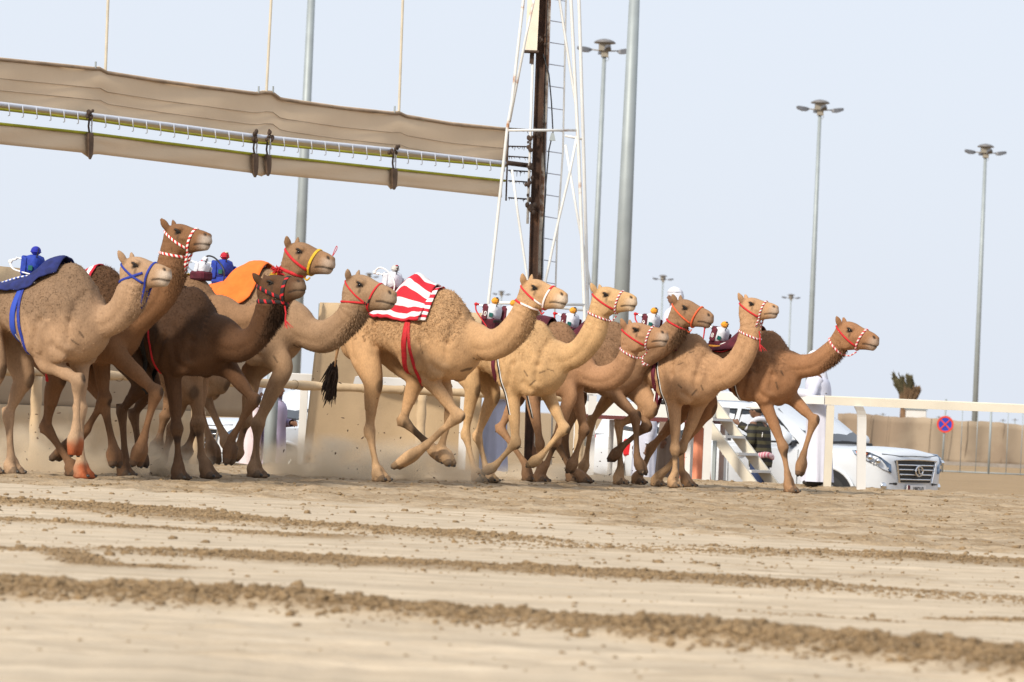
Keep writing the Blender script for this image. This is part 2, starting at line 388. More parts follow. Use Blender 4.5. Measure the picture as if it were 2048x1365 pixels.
def build_clods():
    """crumbs of dried sand lying on the windrows and the trodden lane: one mass nobody could count"""
    phi = (1 + 5 ** 0.5) / 2
    iv = np.array([(-1, phi, 0), (1, phi, 0), (-1, -phi, 0), (1, -phi, 0), (0, -1, phi), (0, 1, phi), (0, -1, -phi), (0, 1, -phi), (phi, 0, -1), (phi, 0, 1), (-phi, 0, -1), (-phi, 0, 1)]); iv /= np.linalg.norm(iv[0])
    it = np.array([(0, 11, 5), (0, 5, 1), (0, 1, 7), (0, 7, 10), (0, 10, 11), (1, 5, 9), (5, 11, 4), (11, 10, 2), (10, 7, 6), (7, 1, 8), (3, 9, 4), (3, 4, 2), (3, 2, 6), (3, 6, 8), (3, 8, 9), (4, 9, 5), (2, 4, 11), (6, 2, 10), (8, 6, 7), (9, 8, 1)])
    P = []; S = []
    for (L, hw, h), nn, sm in zip(_wl, (21000, 12000, 15000, 2000, 700, 500, 1800), (0.0088, 0.0066, 0.0076, 0.006, 0.0055, 0.0055, 0.006)):
        seg = RNG.integers(0, len(L) - 1, nn); t = RNG.random(nn)[:, None]
        p = L[seg] * (1 - t) + L[seg + 1] * t + RNG.normal(0, hw * 0.42, (nn, 2)); P.append(p); S.append(sm * np.exp(RNG.normal(-0.35, 0.55, nn)))
    nn = 12000; yy = 19 + 31 * RNG.random(nn) ** 0.8; P.append(np.stack([(RNG.random(nn) - 0.5) * yy * 0.34, yy], 1)); S.append(0.0095 * np.exp(RNG.normal(-0.3, 0.55, nn)))
    nn = 5000; yy = 12 + 14 * RNG.random(nn); P.append(np.stack([(RNG.random(nn) - 0.5) * yy * 0.34, yy], 1)); S.append(0.0045 * np.exp(RNG.normal(-0.2, 0.6, nn)))
    P = np.vstack(P); S = np.minimum(np.concatenate(S), 0.025)
    z, loose, _ = ground_fields(P[:, 0], P[:, 1])
    keep = (P[:, 1] > 11.5) & (RNG.random(len(P)) < 0.25 + loose) & (P[:, 1] < rail_y(P[:, 0])) & (np.abs(P[:, 0]) < 12)
    P, S, z = P[keep], S[keep], z[keep]; n = len(P)
    jit = 1 + 0.34 * RNG.normal(0, 1, (n, 12, 1)).clip(-1.3, 1.3)
    a = RNG.random(n) * 6.28; sc3 = np.stack([1 + 0.5 * RNG.random(n), 1 + 0.3 * RNG.random(n), 0.6 + 0.35 * RNG.random(n)], 1)
    v = iv[None] * jit * sc3[:, None] * S[:, None, None]
    ca, sa = np.cos(a)[:, None], np.sin(a)[:, None]
    v = np.stack([v[..., 0] * ca - v[..., 1] * sa, v[..., 0] * sa + v[..., 1] * ca, v[..., 2]], -1)
    v += np.stack([P[:, 0], P[:, 1], z + S * 0.1], 1)[:, None]
    f = (it[None] + (np.arange(n) * 12)[:, None, None]).reshape(-1, 3)
    me = bpy.data.meshes.new('sand_clods'); me.vertices.add(n * 12); me.vertices.foreach_set('co', v.astype(np.float32).ravel())
    me.loops.add(f.size); me.loops.foreach_set('vertex_index', f.ravel().astype(np.int32))
    me.polygons.add(len(f)); me.polygons.foreach_set('loop_start', (np.arange(len(f)) * 3).astype(np.int32)); me.update(calc_edges=True)
    at_ = me.attributes.new('loose', 'FLOAT', 'POINT'); at_.data.foreach_set('value', np.ones(n * 12, np.float32))
    o = link('sand_clods', me, SAND, smooth=True); tag(o, 'crumbly brown sand clods strewn over the race track', 'sand', kind='stuff')
build_clods()
# ------------------------------------------------------------------ camels
TORSO = np.array([  # x, top, bottom, widest z, half width, pinch of the upper half (for a camel 2.08 m at the hump)
    (-1.27, 1.62, 1.42, 1.52, .05, .0), (-1.21, 1.71, 1.33, 1.52, .14, .1), (-1.06, 1.78, 1.27, 1.50, .215, .2),
    (-.86, 1.82, 1.38, 1.54, .25, .25), (-.66, 1.86, 1.40, 1.56, .28, .3), (-.45, 1.91, 1.29, 1.52, .315, .3),
    (-.25, 1.985, 1.19, 1.48, .335, .38), (-.10, 2.06, 1.13, 1.45, .34, .48), (.05, 2.07, 1.11, 1.44, .33, .5),
    (.16, 2.00, 1.12, 1.43, .30, .42), (.27, 1.85, 1.17, 1.44, .25, .3), (.37, 1.70, 1.25, 1.46, .185, .2), (.46, 1.58, 1.36, 1.47, .09, .0)])
HEAD = np.array([   # t along poll->lip, top, bottom, half width, in head lengths
    (-.07, .06, -.16, .09), (.0, .14, -.36, .145), (.1, .195, -.43, .185), (.22, .225, -.45, .205), (.34, .225, -.42, .215), (.46, .205, -.37, .19),
    (.58, .19, -.32, .158), (.7, .185, -.275, .138), (.8, .178, -.245, .13), (.88, .162, -.225, .125), (.945, .13, -.19, .112), (.99, .075, -.13, .085), (1.02, .0, -.06, .04)])

def resample(tab, n):
    return catmull(tab, n)

def camel_material(wool):
    nm = 'camel_coat_%s' % wool
    if nm in MATS: return MATS[nm]
    m = bpy.data.materials.new(nm); m.use_nodes = True; t = m.node_tree; b = t.nodes['Principled BSDF']
    a = t.nodes.new('ShaderNodeAttribute'); a.attribute_name = 'coat'
    wl = t.nodes.new('ShaderNodeAttribute'); wl.attribute_name = 'wool'
    tc = t.nodes.new('ShaderNodeTexCoord')
    mp = t.nodes.new('ShaderNodeMapping'); mp.inputs['Scale'].default_value = (1.0, 1.0, 0.45); t.links.new(tc.outputs['Object'], mp.inputs[0])
    n1 = t.nodes.new('ShaderNodeTexNoise'); n1.inputs['Scale'].default_value = 75; n1.inputs['Detail'].default_value = 6; n1.inputs['Roughness'].default_value = 0.7; t.links.new(mp.outputs[0], n1.inputs['Vector'])
    n2 = t.nodes.new('ShaderNodeTexNoise'); n2.inputs['Scale'].default_value = 5; n2.inputs['Detail'].default_value = 5; t.links.new(tc.outputs['Object'], n2.inputs['Vector'])
    m1 = t.nodes.new('ShaderNodeMapRange'); m1.inputs[1].default_value = 0.25; m1.inputs[2].default_value = 0.75; m1.inputs[3].default_value = 0.76; m1.inputs[4].default_value = 1.18; t.links.new(n1.outputs[0], m1.inputs[0])
    m2 = t.nodes.new('ShaderNodeMapRange'); m2.inputs[1].default_value = 0.3; m2.inputs[2].default_value = 0.7; m2.inputs[3].default_value = 0.86; m2.inputs[4].default_value = 1.12; t.links.new(n2.outputs[0], m2.inputs[0])
    mu = t.nodes.new('ShaderNodeMath'); mu.operation = 'MULTIPLY'; t.links.new(m1.outputs[0], mu.inputs[0]); t.links.new(m2.outputs[0], mu.inputs[1])
    # curly wool only where the coat is long
    v = t.nodes.new('ShaderNodeTexNoise'); v.inputs['Scale'].default_value = 42; v.inputs['Detail'].default_value = 2; v.inputs['Distortion'].default_value = 1.6; t.links.new(tc.outputs['Object'], v.inputs['Vector'])
    mv = t.nodes.new('ShaderNodeMapRange'); mv.inputs[1].default_value = 0.34; mv.inputs[2].default_value = 0.58; mv.inputs[3].default_value = 0.62; mv.inputs[4].default_value = 1.1; t.links.new(v.outputs[0], mv.inputs[0])
    mw = t.nodes.new('ShaderNodeMix'); mw.inputs[2].default_value = 1.0; t.links.new(wl.outputs['Fac'], mw.inputs[0]); t.links.new(mv.outputs[0], mw.inputs[3])
    mu2 = t.nodes.new('ShaderNodeMath'); mu2.operation = 'MULTIPLY'; t.links.new(mu.outputs[0], mu2.inputs[0]); t.links.new(mw.outputs[0], mu2.inputs[1])
    hs = t.nodes.new('ShaderNodeHueSaturation'); t.links.new(a.outputs['Color'], hs.inputs['Color']); t.links.new(mu2.outputs[0], hs.inputs['Value'])
    t.links.new(hs.outputs[0], b.inputs['Base Color'])
    b.inputs['Roughness'].default_value = 0.8; b.inputs['Specular IOR Level'].default_value = 0.25
    ad = t.nodes.new('ShaderNodeMath'); ad.operation = 'MULTIPLY_ADD'; t.links.new(v.outputs[0], ad.inputs[0]); t.links.new(wl.outputs['Fac'], ad.inputs[1]); t.links.new(n1.outputs[0], ad.inputs[2])
    bp = t.nodes.new('ShaderNodeBump'); bp.inputs['Strength'].default_value = 0.55; bp.inputs['Distance'].default_value = 0.012
    t.links.new(ad.outputs[0], bp.inputs['Height']); t.links.new(bp.outputs[0], b.inputs['Normal'])
    MATS[nm] = m; return m

EYE = mat('camel_eye', (0.006, 0.004, 0.003), rough=0.08, var=0.3)
LASH = mat('camel_lash', (0.02, 0.014, 0.01), rough=0.8, var=0.3)
TAILHAIR = mat('tail_hair', (0.035, 0.02, 0.012), rough=0.85, var=0.4, vscale=30)

NAIL = mat('toenail', (.035, .03, .026), .45, var=.3)
class Camel: pass

def torso_ring(row, k, seg=32):
    x, top, bot, zw, hw, pin = row; r = []
    for i in range(seg):
        a = 2 * math.pi * i / seg; ca, sa = math.cos(a), math.sin(a)
        if sa >= 0: y = hw * math.copysign(abs(ca) ** 0.85, ca) * (1 - pin * sa ** 1.5); z = zw + (top - zw) * sa ** 0.9
        else: y = hw * math.copysign(abs(ca) ** 0.8, ca); z = zw + (bot - zw) * (-sa) ** 0.9
        r.append((x * k, y * k, z * k))
    return r

def camel(name, spec):
    """spec pixels are read on the animal's own upright mid plane (or the plane of the leg), which stands at distance Y, heading th"""
    th = math.radians(spec.get('th', 31)); fwd = np.array([math.cos(th), -math.sin(th), 0]); left = np.array([math.sin(th), math.cos(th), 0])
    hu, hv = spec['hump']; p0 = at(hu, hv, spec['Y'])
    org = np.array([p0[0], p0[1], 0.0]); k = p0[2] / 2.08
    k *= spec.get('ks', 1.0)
    def loc(u, v, yl=0.0):
        p = onplane(u, v, org + left * yl, left); d = p - org
        return np.array([d @ fwd, yl, p[2]])
    B = MB(); tags = []
    def note(part, par):
        nv = len(B.v[-1]); tags.append(np.stack([np.full(nv, part), np.broadcast_to(np.asarray(par, float), (nv,))], 1))
    # torso
    tab = resample(TORSO, 4)
    if 'belly' in spec: tab[:, 2] += spec['belly']
    B.loft([torso_ring(r, k) for r in tab]); note(0, 0)
    # muscles under the skin: shoulder blade, ribs
    for s in (-1, 1):
        B.ell((0.06 * k, s * .235 * k, 1.45 * k), (.20 * k, .085 * k, .36 * k)); note(0, 0)
        B.ell((-.92 * k, s * .17 * k, 1.60 * k), (.24 * k, .13 * k, .22 * k)); note(0, 0)
        B.ell((-.15 * k, s * .17 * k, 1.36 * k), (.30 * k, .16 * k, .22 * k)); note(0, 0)
    # neck from upper/lower outline pairs
    ctr = [np.array([.08, 0, 1.50]) * k]; rad = [.30 * k]
    for (u1, v1, u2, v2) in spec['neck']:
        a, b = loc(u1, v1), loc(u2, v2); ctr.append((a + b) / 2); rad.append(np.linalg.norm(a - b) / 2)
    poll, lip = loc(*spec['poll']), loc(*spec['lip'])
    ax = lip - poll; L = np.linalg.norm(ax); ax /= L; upv = np.array([-ax[2], 0, ax[0]])
    hy = math.radians(spec.get('yaw', 0))             # head turned out of the mid plane (positive = to the camera side)
    lat = np.array([0, 1.0, 0]); ax_t = ax * math.cos(hy) - lat * math.sin(hy); lat_t = lat * math.cos(hy) + ax * math.sin(hy)
    ax, lat = ax_t, lat_t; upv = np.cross(ax, lat); upv = upv if upv[2] > 0 else -upv
    L *= 1 / max(math.cos(hy), .6)
    def H(t, p, y=0.0): return poll + ax * t * L + upv * p * L + lat * y * L
    hb = H(.10, -.12); ctr.append(hb); rad.append(.20 * L)
    path = catmull(np.column_stack([np.array(ctr), rad]), 8); n = len(path)
    C_, R_ = path[:, :3], path[:, 3]; T = np.gradient(C_, axis=0); T /= np.linalg.norm(T, axis=1, keepdims=True)
    rings = []; latn = np.array([0, 1.0, 0])
    for i in range(n):
        nn_ = np.cross(latn, T[i]); nn_ /= np.linalg.norm(nn_); f = i / (n - 1)
        wl = R_[i] * (.70 + .12 * f)
        rings.append([C_[i] + nn_ * R_[i] * math.sin(q) + latn * wl * math.cos(q) for q in np.linspace(0, 2 * math.pi, 24, endpoint=False)])
    B.loft(rings); note(1, np.repeat(np.linspace(0, 1, n), 24))
    # head: skull and upper jaw, lower jaw, lips, cheek, brows, ears
    hv_ = np.random.default_rng(int(hu) + 5).random(4); HD = HEAD.copy(); HD[:, 1] *= .94 + .14 * hv_[0]; HD[:, 2] *= .92 + .14 * hv_[1]; HD[:, 3] *= .93 + .15 * hv_[2]; ht = resample(HD, 3)
    def hring(t, top, bot, hw, seg=22, tp=1.25):
        c = (top + bot) / 2; h = (top - bot) / 2; o = []
        for q in np.linspace(0, 2 * math.pi, seg, endpoint=False):
            ca, sa = math.cos(q), math.sin(q); yy = hw * math.copysign(abs(ca) ** .8, ca) * (1 - .22 * max(0, sa) ** tp - .18 * max(0, -sa) ** 2)
            o.append(H(t, c + h * math.copysign(abs(sa) ** .9, sa), yy))
        return o
    mouth = lambda t: -.125 + .16 * np.clip(t - .70, 0, 1) + .018 * np.sin(np.clip(t - .70, 0, .3) * 10.5)          # mouth line height
    B.loft([hring(*r_) for r_ in ht]); note(2, 0)
    HM = np.stack([ax, lat, upv], 1)
    B.ell(H(.945, -.010), np.array([.085, .108, .058]) * L, M=HM); note(2, 0)       # split upper lip, overhanging
    B.ell(H(.90, -.150), np.array([.085, .092, .062]) * L, M=HM); note(2, 1)        # loose lower lip
    B.ell(H(.93, .090), np.array([.065, .098, .055]) * L, M=HM); note(2, 0)         # nose pad
    for s in (-1, 1):
        B.ell(H(.30, -.20, s * .135), np.array([.17, .07, .20]) * L, M=np.stack([ax, lat, upv], 1)); note(2, 0)   # cheek
        B.ell(H(.315, .125, s * .165), np.array([.11, .065, .05]) * L, M=np.stack([ax, lat, upv], 1)); note(2, 0)  # brow
        B.ell(H(.40, -.045, s * .16), np.array([.16, .05, .045]) * L, M=np.stack([ax, lat, upv], 1)); note(2, 0)   # cheek bone
        e0 = H(.02, .10, s * .135); et = spec.get('ear', -.25 + .6 * hv_[3]) + .1 * s
        ed = upv * .86 + lat * s * .42 - ax * (.42 + et); ed /= np.linalg.norm(ed)
        pts = [e0 - ed * .03, e0 + ed * .03, e0 + ed * .072, e0 + ed * .108]; pts = np.array(pts)
        B.tube(catmull(np.column_stack([pts, [.030, .040, .030, .012]]), 4)[:, :3], catmull(np.column_stack([pts, [.030, .040, .030, .012]]), 4)[:, 3], 12, flat=.62, up=lat * s * .9 + ax * .5); note(6, 0)
    # legs
    joints = {}; nails = []
    for key in ('fn', 'ff', 'hn', 'hf'):
        s = -1 if key[1] == 'n' else 1; front = key[0] == 'f'
        off = np.array([.20, .15, .135, .125, .12]) if front else np.array([.17, .20, .15, .13, .12])
        off = off * s * k
        J = [np.array([(.06 if front else -.97) * k, off[0], (1.42 if front else 1.58) * k])]
        for i, (u, v) in enumerate(spec[key]): J.append(loc(u, v, off[i + 1]))
        gz = 0.0
        if J[4][2] < .13: dz = .040 - J[4][2]; J[4][2] += dz; J[3][2] += dz * .6
        J[4][2] = max(J[4][2], .040); J[3][2] = max(J[3][2], .11)
        if J[4][2] < .06: J[3][2] = min(max(J[3][2], .125), .22)
        joints[key] = J
        m_ = lambda a, b, f: J[a] * (1 - f) + J[b] * f
        if front:
            pr = [(J[0], .21, .10), (m_(0, 1, .5), .185, .105), (J[1], .112, .088), (m_(1, 2, .3), .088, .076), (m_(1, 2, .62), .070, .064), (m_(1, 2, .84), .057, .053), (J[2], .077, .070), (m_(2, 3, .15), .064, .056),
                  (m_(2, 3, .38), .040, .036), (m_(2, 3, .75), .037, .034), (J[3], .052, .050)]
        else:
            pr = [(J[0], .21, .13), (m_(0, 1, .5), .178, .13), (J[1], .116, .10), (m_(1, 2, .3), .088, .074), (m_(1, 2, .62), .064, .052), (m_(1, 2, .84), .050, .043), (J[2], .070, .056), (m_(2, 3, .15), .058, .048),
                  (m_(2, 3, .38), .041, .036), (m_(2, 3, .75), .037, .034), (J[3], .050, .048)]
        arr = np.array([np.concatenate([p, [a * k, b * k]]) for p, a, b in pr]); sp = catmull(arr, 5)
        Tn = np.gradient(sp[:, :3], axis=0); Tn /= np.maximum(np.linalg.norm(Tn, axis=1, keepdims=True), 1e-9)
        rings = []
        for i in range(len(sp)):
            nn_ = np.cross(latn, Tn[i]); nn_ /= max(np.linalg.norm(nn_), 1e-6)
            rings.append([sp[i, :3] + nn_ * sp[i, 3] * math.sin(q) + latn * sp[i, 4] * math.cos(q) for q in np.linspace(0, 2 * math.pi, 16, endpoint=False)])
        B.loft(rings); note(3 if front else 4, np.repeat(np.linspace(0, 1, len(sp)), 16))
        if front:  # knee cap and elbow point
            kd = J[2] - (J[1] + J[3]) / 2; kd[1] = 0; kd = kd / max(np.linalg.norm(kd), 1e-3) if np.linalg.norm(kd) > .02 else np.array([1.0, 0, 0])
            B.ell(J[2] + kd * .022 * k, (.062 * k, .062 * k, .070 * k)); note(3, .55)
            B.ell(J[1] + np.array([-.07, 0, .03]) * k, (.075 * k, .06 * k, .085 * k)); note(3, .2)
        else:      # point of the hock
            kd = J[2] - (J[1] + J[3]) / 2; kd[1] = 0; kd = kd / max(np.linalg.norm(kd), 1e-3) if np.linalg.norm(kd) > .02 else np.array([-1.0, 0, 0])
            B.tube([J[2] + kd * .055 * k + np.array([0, 0, .05]) * k, J[2] + kd * .03 * k - np.array([0, 0, .05]) * k], [.034 * k, .038 * k], 10); note(4, .55)
        # two-toed foot: heel pad and two splayed toes
        fd = J[4] - J[3]; gl = J[4][2] < .07
        if gl: toe_dir = np.array([max(fd[0], .02), 0, 0]); toe_dir = toe_dir / np.linalg.norm(toe_dir)
        else: toe_dir = fd / max(np.linalg.norm(fd), 1e-3)
        for ts in (-1, 1):
            a = J[3].copy(); c = J[4].copy()
            if gl:
                e = np.array([c[0] + .045 * k, c[1] + ts * .060 * k, .028 * k]); mid = np.array([c[0] - .05 * k, c[1] + ts * .038 * k, .078 * k])
                pts = [a, a * .45 + mid * .55 + [0, 0, .02], mid, e]
                rr = [.044, .054, .062, .034]
            else:
                sd = np.cross(latn, toe_dir)
                mid = a * .45 + c * .55 + latn * ts * .034 * k; e = c + toe_dir * .035 * k + latn * ts * .055 * k
                pts = [a, a * .75 + c * .25 + latn * ts * .018 * k, mid, e]; rr = [.044, .054, .064, .036]
            nails.append(np.array(e) + toe_dir * .022 * k + np.array([0, 0, .012 if gl else 0]) * k)
            sp = catmull(np.column_stack([np.array(pts), np.array(rr) * k]), 4)
            B.tube(sp[:, :3], sp[:, 3], 12); note(5, np.repeat(np.linspace(0, 1, len(sp)), 12))
            if gl: B.ell((c[0] - .02 * k, c[1] + ts * .042 * k, .028 * k), (.105 * k, .058 * k, .028 * k)); note(5, .9)
    # tail stump
    tb = np.array([-1.22, 0, 1.66]) * k
    tdir = spec.get('tail', (.02, -.30)); tp = [tb, tb + np.array([-.07, 0, -.05]) * k, tb + np.array([-.07 + tdir[0] * .5, 0, tdir[1] * .45]) * k, tb + np.array([-.07 + tdir[0], 0, tdir[1]]) * k]
    sp = catmull(tp, 5); B.tube(sp, np.linspace(.05, .018, len(sp)) * k, 10); note(0, 0)
    # ---- union by voxel remesh, smoothing
    me = B.mesh('raw', EYE); raw = bpy.data.objects.new('raw', me); COL.objects.link(raw)
    md = raw.modifiers.new('r', 'REMESH'); md.mode = 'VOXEL'; md.voxel_size = .0125
    sm = raw.modifiers.new('s', 'SMOOTH'); sm.factor = .5; sm.iterations = 4
    dg = bpy.context.evaluated_depsgraph_get(); body = bpy.data.meshes.new_from_object(raw.evaluated_get(dg))
    bpy.data.objects.remove(raw, do_unlink=True)
    nv = len(body.vertices); V = np.empty(nv * 3, np.float32); body.vertices.foreach_get('co', V); V = V.reshape(-1, 3).astype(float)
    N = np.empty(nv * 3, np.float32); body.vertices.foreach_get('normal', N); N = N.reshape(-1, 3).astype(float)
    TG = np.vstack(tags); allv = np.vstack(B.v)
    kd_ = KDTree(len(allv))
    for i, p in enumerate(allv): kd_.insert(p, i)
    kd_.balance()
    idx = np.array([kd_.find(p)[1] for p in V]); part = TG[idx, 0]; par = TG[idx, 1]
    ne = len(body.edges); E = np.empty(ne * 2, np.int32); body.edges.foreach_get('vertices', E); E = E.reshape(-1, 2)
    deg = np.bincount(E.ravel(), minlength=nv).astype(float); upl = ((part == 3) | (part == 4)) * (1 - sstep(.18, .42, par)); lowl = ((part == 3) | (part == 4)) * sstep(.3, .5, par)
    wsm = np.clip((part == 0) * 1.0 + (part == 1) * (1 - .75 * sstep(.3, .8, par)) + upl + .12 * lowl + .2 * (part == 2), 0, 1) * .6
    for it_ in range(20):
        A = np.stack([np.bincount(E[:, 0], V[E[:, 1], c], nv) + np.bincount(E[:, 1], V[E[:, 0], c], nv) for c in range(3)], 1) / deg[:, None]
        V = V + (A - V) * wsm[:, None]
        if it_ == 8: wsm = wsm * ((part == 0) | (part == 1) | (upl > .3))
    # ---- coat
    c0 = np.array(spec['coat']); nz = fbm(V * 6.0, 3, 5) ; nz2 = fbm(V * 2.2, 2, 8)
    wool = np.zeros(nv); col = np.repeat(c0[None], nv, 0)
    zz = V[:, 2] / k; xx = V[:, 0] / k
    tor = (part == 0)
    w_ = sstep(1.38, 1.62, zz + .12 * nz2) * (1 - sstep(.25, .42, xx + .08 * nz2)) * tor
    wool = np.maximum(wool, w_ * spec.get('wool', .6))
    col *= (1 - w_ * (1 - spec.get('wtint', .85)))[:, None]
    bel = tor * (1 - sstep(1.16, 1.34, zz)); col = col * (1 + .10 * bel[:, None])
    # neck: darker fringe under the throat
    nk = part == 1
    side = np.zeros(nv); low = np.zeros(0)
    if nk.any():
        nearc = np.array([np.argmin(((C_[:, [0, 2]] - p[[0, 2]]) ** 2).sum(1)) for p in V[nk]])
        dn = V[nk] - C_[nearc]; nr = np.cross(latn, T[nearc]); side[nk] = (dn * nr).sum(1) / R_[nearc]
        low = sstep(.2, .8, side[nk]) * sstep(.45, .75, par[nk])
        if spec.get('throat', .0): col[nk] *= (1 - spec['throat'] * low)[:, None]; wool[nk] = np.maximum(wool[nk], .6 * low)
    # legs
    lg = (part == 3) | (part == 4) | (part == 5)
    lf = np.where(part == 5, 1.0, sstep(.25, .75, par)) * lg
    lt = np.array(spec.get('leg', c0)); col = col * (1 - lf[:, None]) + lt * lf[:, None]
    col = col * (1 + .16 * nz2 + .08 * nz)[:, None] * (1 - .30 * lf * sstep(.0, .5, fbm(V * np.array([9, 9, 4.]), 2, 66)))[:, None]
    dark = np.zeros(nv)
    for key in ('fn', 'ff'):
        J = joints[key]; kdv = J[2] - (J[1] + J[3]) / 2; kdv[1] = 0
        kdv = kdv / np.linalg.norm(kdv) if np.linalg.norm(kdv) > .02 else np.array([1.0, 0, 0])
        q = J[2] + kdv * .085 * k - np.array([0, 0, .02]); d = np.linalg.norm((V - q) / np.array([.045, .05, .06]), axis=1); dark = np.maximum(dark, (1 - sstep(.6, 1.15, d + .3 * nz)) * .75)
    for key in ('hn', 'hf'):
        J = joints[key]; q = J[1] + np.array([.10, 0, -.05]) * k; d = np.linalg.norm((V - q) / np.array([.07, .07, .09]), axis=1); dark = np.maximum(dark, (1 - sstep(.6, 1.1, d + .35 * nz)) * .6)
        if spec.get('hstain'):
            st = (part == 4) * sstep(.42, .6, par) * (np.abs(V[:, 1] - J[2][1]) < .2) * ((V[:, 1] < 0) == (key == 'hn')) * sstep(.0, .35, nz + spec['hstain'] - .35); dark = np.maximum(dark, st * .8 * (key == spec.get('hside', key)))
    # head markings
    hd = (part == 2) | (part == 6)
    r = V - poll; ht_ = (r @ ax) / L; hp = (r @ upv) / L; hl = (r @ lat) / L
    mz = hd * sstep(.70, .95, ht_ + .03 * nz) * (1 - sstep(.05, .12, hp))
    col = col * (1 - .6 * mz[:, None]) + np.array(spec.get('muzzle', (.46, .40, .33))) * .6 * mz[:, None]
    nos = hd * (1 - sstep(.5, 1.2, np.sqrt(((ht_ - .905) / .052) ** 2 + ((hp - .105 + .45 * (ht_ - .905)) / .030) ** 2))) * (np.abs(hl) > .04)
    mth = hd * (1 - sstep(.010, .026, np.abs(hp - mouth(ht_) + .008))) * (ht_ > .70) * (ht_ < 1.03)
    eyr = hd * (1 - sstep(.55, 1.2, np.sqrt(((ht_ - .335) / .085) ** 2 + ((hp - .045 - .35 * (ht_ - .335)) / .05) ** 2))) * (np.abs(hl) > .1)
    tear = hd * (1 - sstep(.6, 1.2, np.sqrt(((ht_ - .37) / .03) ** 2 + ((hp + .03) / .07) ** 2))) * .5
    dark = np.maximum.reduce([dark, nos, mth * .85, eyr * .9, tear])
    # brand marks and clipped patches on the camera side (dark strokes, given as photo pixel segments)
    for (u1, v1, u2, v2) in spec.get('marks', []):
        a, b = loc(u1, v1, -.28 * k)[[0, 2]], loc(u2, v2, -.28 * k)[[0, 2]]; d = b - a
        t = np.clip(((V[:, [0, 2]] - a) @ d) / max(d @ d, 1e-6), 0, 1); ds = np.linalg.norm(V[:, [0, 2]] - a - t[:, None] * d, axis=1)
        dark = np.maximum(dark, (1 - sstep(.003, .013, ds + .006 * np.abs(nz))) * (V[:, 1] < .02) * ((part == 0) | (part == 3) | (part == 1)) * .7)
    dk = np.array([.03, .02, .014]); col = col * (1 - dark[:, None]) + dk * dark[:, None]
    ft = (part == 5) * sstep(.82, .95, par) ; col = col * (1 - .7 * ft[:, None]) + np.array([.05, .04, .03]) * .7 * ft[:, None]
    if 'henna' in spec:
        for key in spec['henna']:
            q = joints[key][4]; hn = (part == 5) * sstep(.17, .10, np.linalg.norm(V - q, axis=1) + .05 * nz) * sstep(.15, .5, par); col = col * (1 - .85 * hn[:, None]) + np.array([.36, .075, .018]) * .85 * hn[:, None]
    # woolly outline
    disp = wool * (.010 * fbm(V * 28, 2, 4)) + .004 * fbm(V * 9, 2, 6) * (part == 0) - .006 * mth - .009 * nos
    grooves = [((-.16, 1.80), (-.10, 1.50), .010), ((-.10, 1.50), (-.20, 1.22), .012), ((.26, 1.78), (.22, 1.50), .010), ((.22, 1.50), (.20, 1.30), .012), ((-.72, 1.72), (-.70, 1.45), .014), ((-.02, 1.62), (.05, 1.30), .007),
               ((-1.02, 1.62), (-.92, 1.30), .007), ((.05, 1.26), (.16, 1.20), .008)]
    body_m = ((part == 0) | (upl > .05) | ((part == 1) & (par < .35)))
    for (x1, z1), (x2, z2), dp in grooves:
        a = np.array([x1, z1]) * k; b = np.array([x2, z2]) * k; d = b - a; q = V[:, [0, 2]]; t = np.clip(((q - a) @ d) / (d @ d), 0, 1)
        ds = np.linalg.norm(q - a - t[:, None] * d, axis=1) + .012 * nz; disp -= dp * np.exp(-(ds / .028) ** 2) * body_m * (np.abs(V[:, 1]) > .07); disp += .6 * dp * np.exp(-((ds - .065) / .035) ** 2) * body_m * (np.abs(V[:, 1]) > .07)
    rib = np.sin((xx + .55 * (zz - 1.3)) * 62) * np.exp(-((xx + .42) / .20) ** 2 - ((zz - 1.45) / .16) ** 2) * (part == 0); disp += .0042 * rib
    disp += .011 * fbm(V * np.array([4.5, 4.5, 2.4]), 2, 77) * np.maximum(body_m, .35 * (part == 1))
    disp += .0035 * fbm(V * np.array([14, 14, 5.0]), 2, 78) * ((part == 3) | (part == 4))
    nf_ = nk * sstep(.10, .3, par) * (1 - sstep(.85, 1.0, par))
    disp += nf_ * (-.0085 * (.6 + .8 * nz2) * np.exp(-((side - .34 + .18 * nz2) / .17) ** 2) + .005 * np.exp(-((side + .10) / .28) ** 2)) + .0035 * nk * sstep(.6, .85, par) * np.sin(par * 95 + 3 * nz) * (np.abs(side) < .8)
    for key in ('fn', 'ff', 'hn', 'hf'):
        J = joints[key]; lat_s = (np.abs(N[:, 1]) > .45)
        for a, b, dp, fb in ((J[2] * .75 + J[3] * .25, J[3], .006, -.006), (J[1] * .7 + J[2] * .3, J[1] * .12 + J[2] * .88, .006, -.012)):
            d = b - a; t = np.clip(((V - a) @ d) / (d @ d), 0, 1); rr_ = V - a - t[:, None] * d; ds = np.hypot(rr_[:, 0] - fb, rr_[:, 2]); near_ = np.linalg.norm(rr_, axis=1) < .12
            disp -= dp * np.exp(-(ds / .012) ** 2) * near_ * lat_s
    V2 = V + N * disp[:, None]
    body.vertices.foreach_set('co', V2.astype(np.float32).ravel())
    a_ = body.attributes.new('coat', 'FLOAT_COLOR', 'POINT'); a_.data.foreach_set('color', np.column_stack([np.clip(col, 0, 1), np.ones(nv)]).astype(np.float32).ravel())
    a_ = body.attributes.new('wool', 'FLOAT', 'POINT'); a_.data.foreach_set('value', wool.astype(np.float32))
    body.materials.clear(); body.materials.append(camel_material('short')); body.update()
    root = empty('camel', org, -th); ob = link('body', body, None, root, smooth=True); ob.name = 'body'
    cm = Camel(); cm.root = root; cm.k = k; cm.loc = loc; cm.H = H; cm.L = L; cm.ax, cm.up, cm.lat = ax, upv, lat; cm.org = org; cm.fwd = fwd; cm.left = left
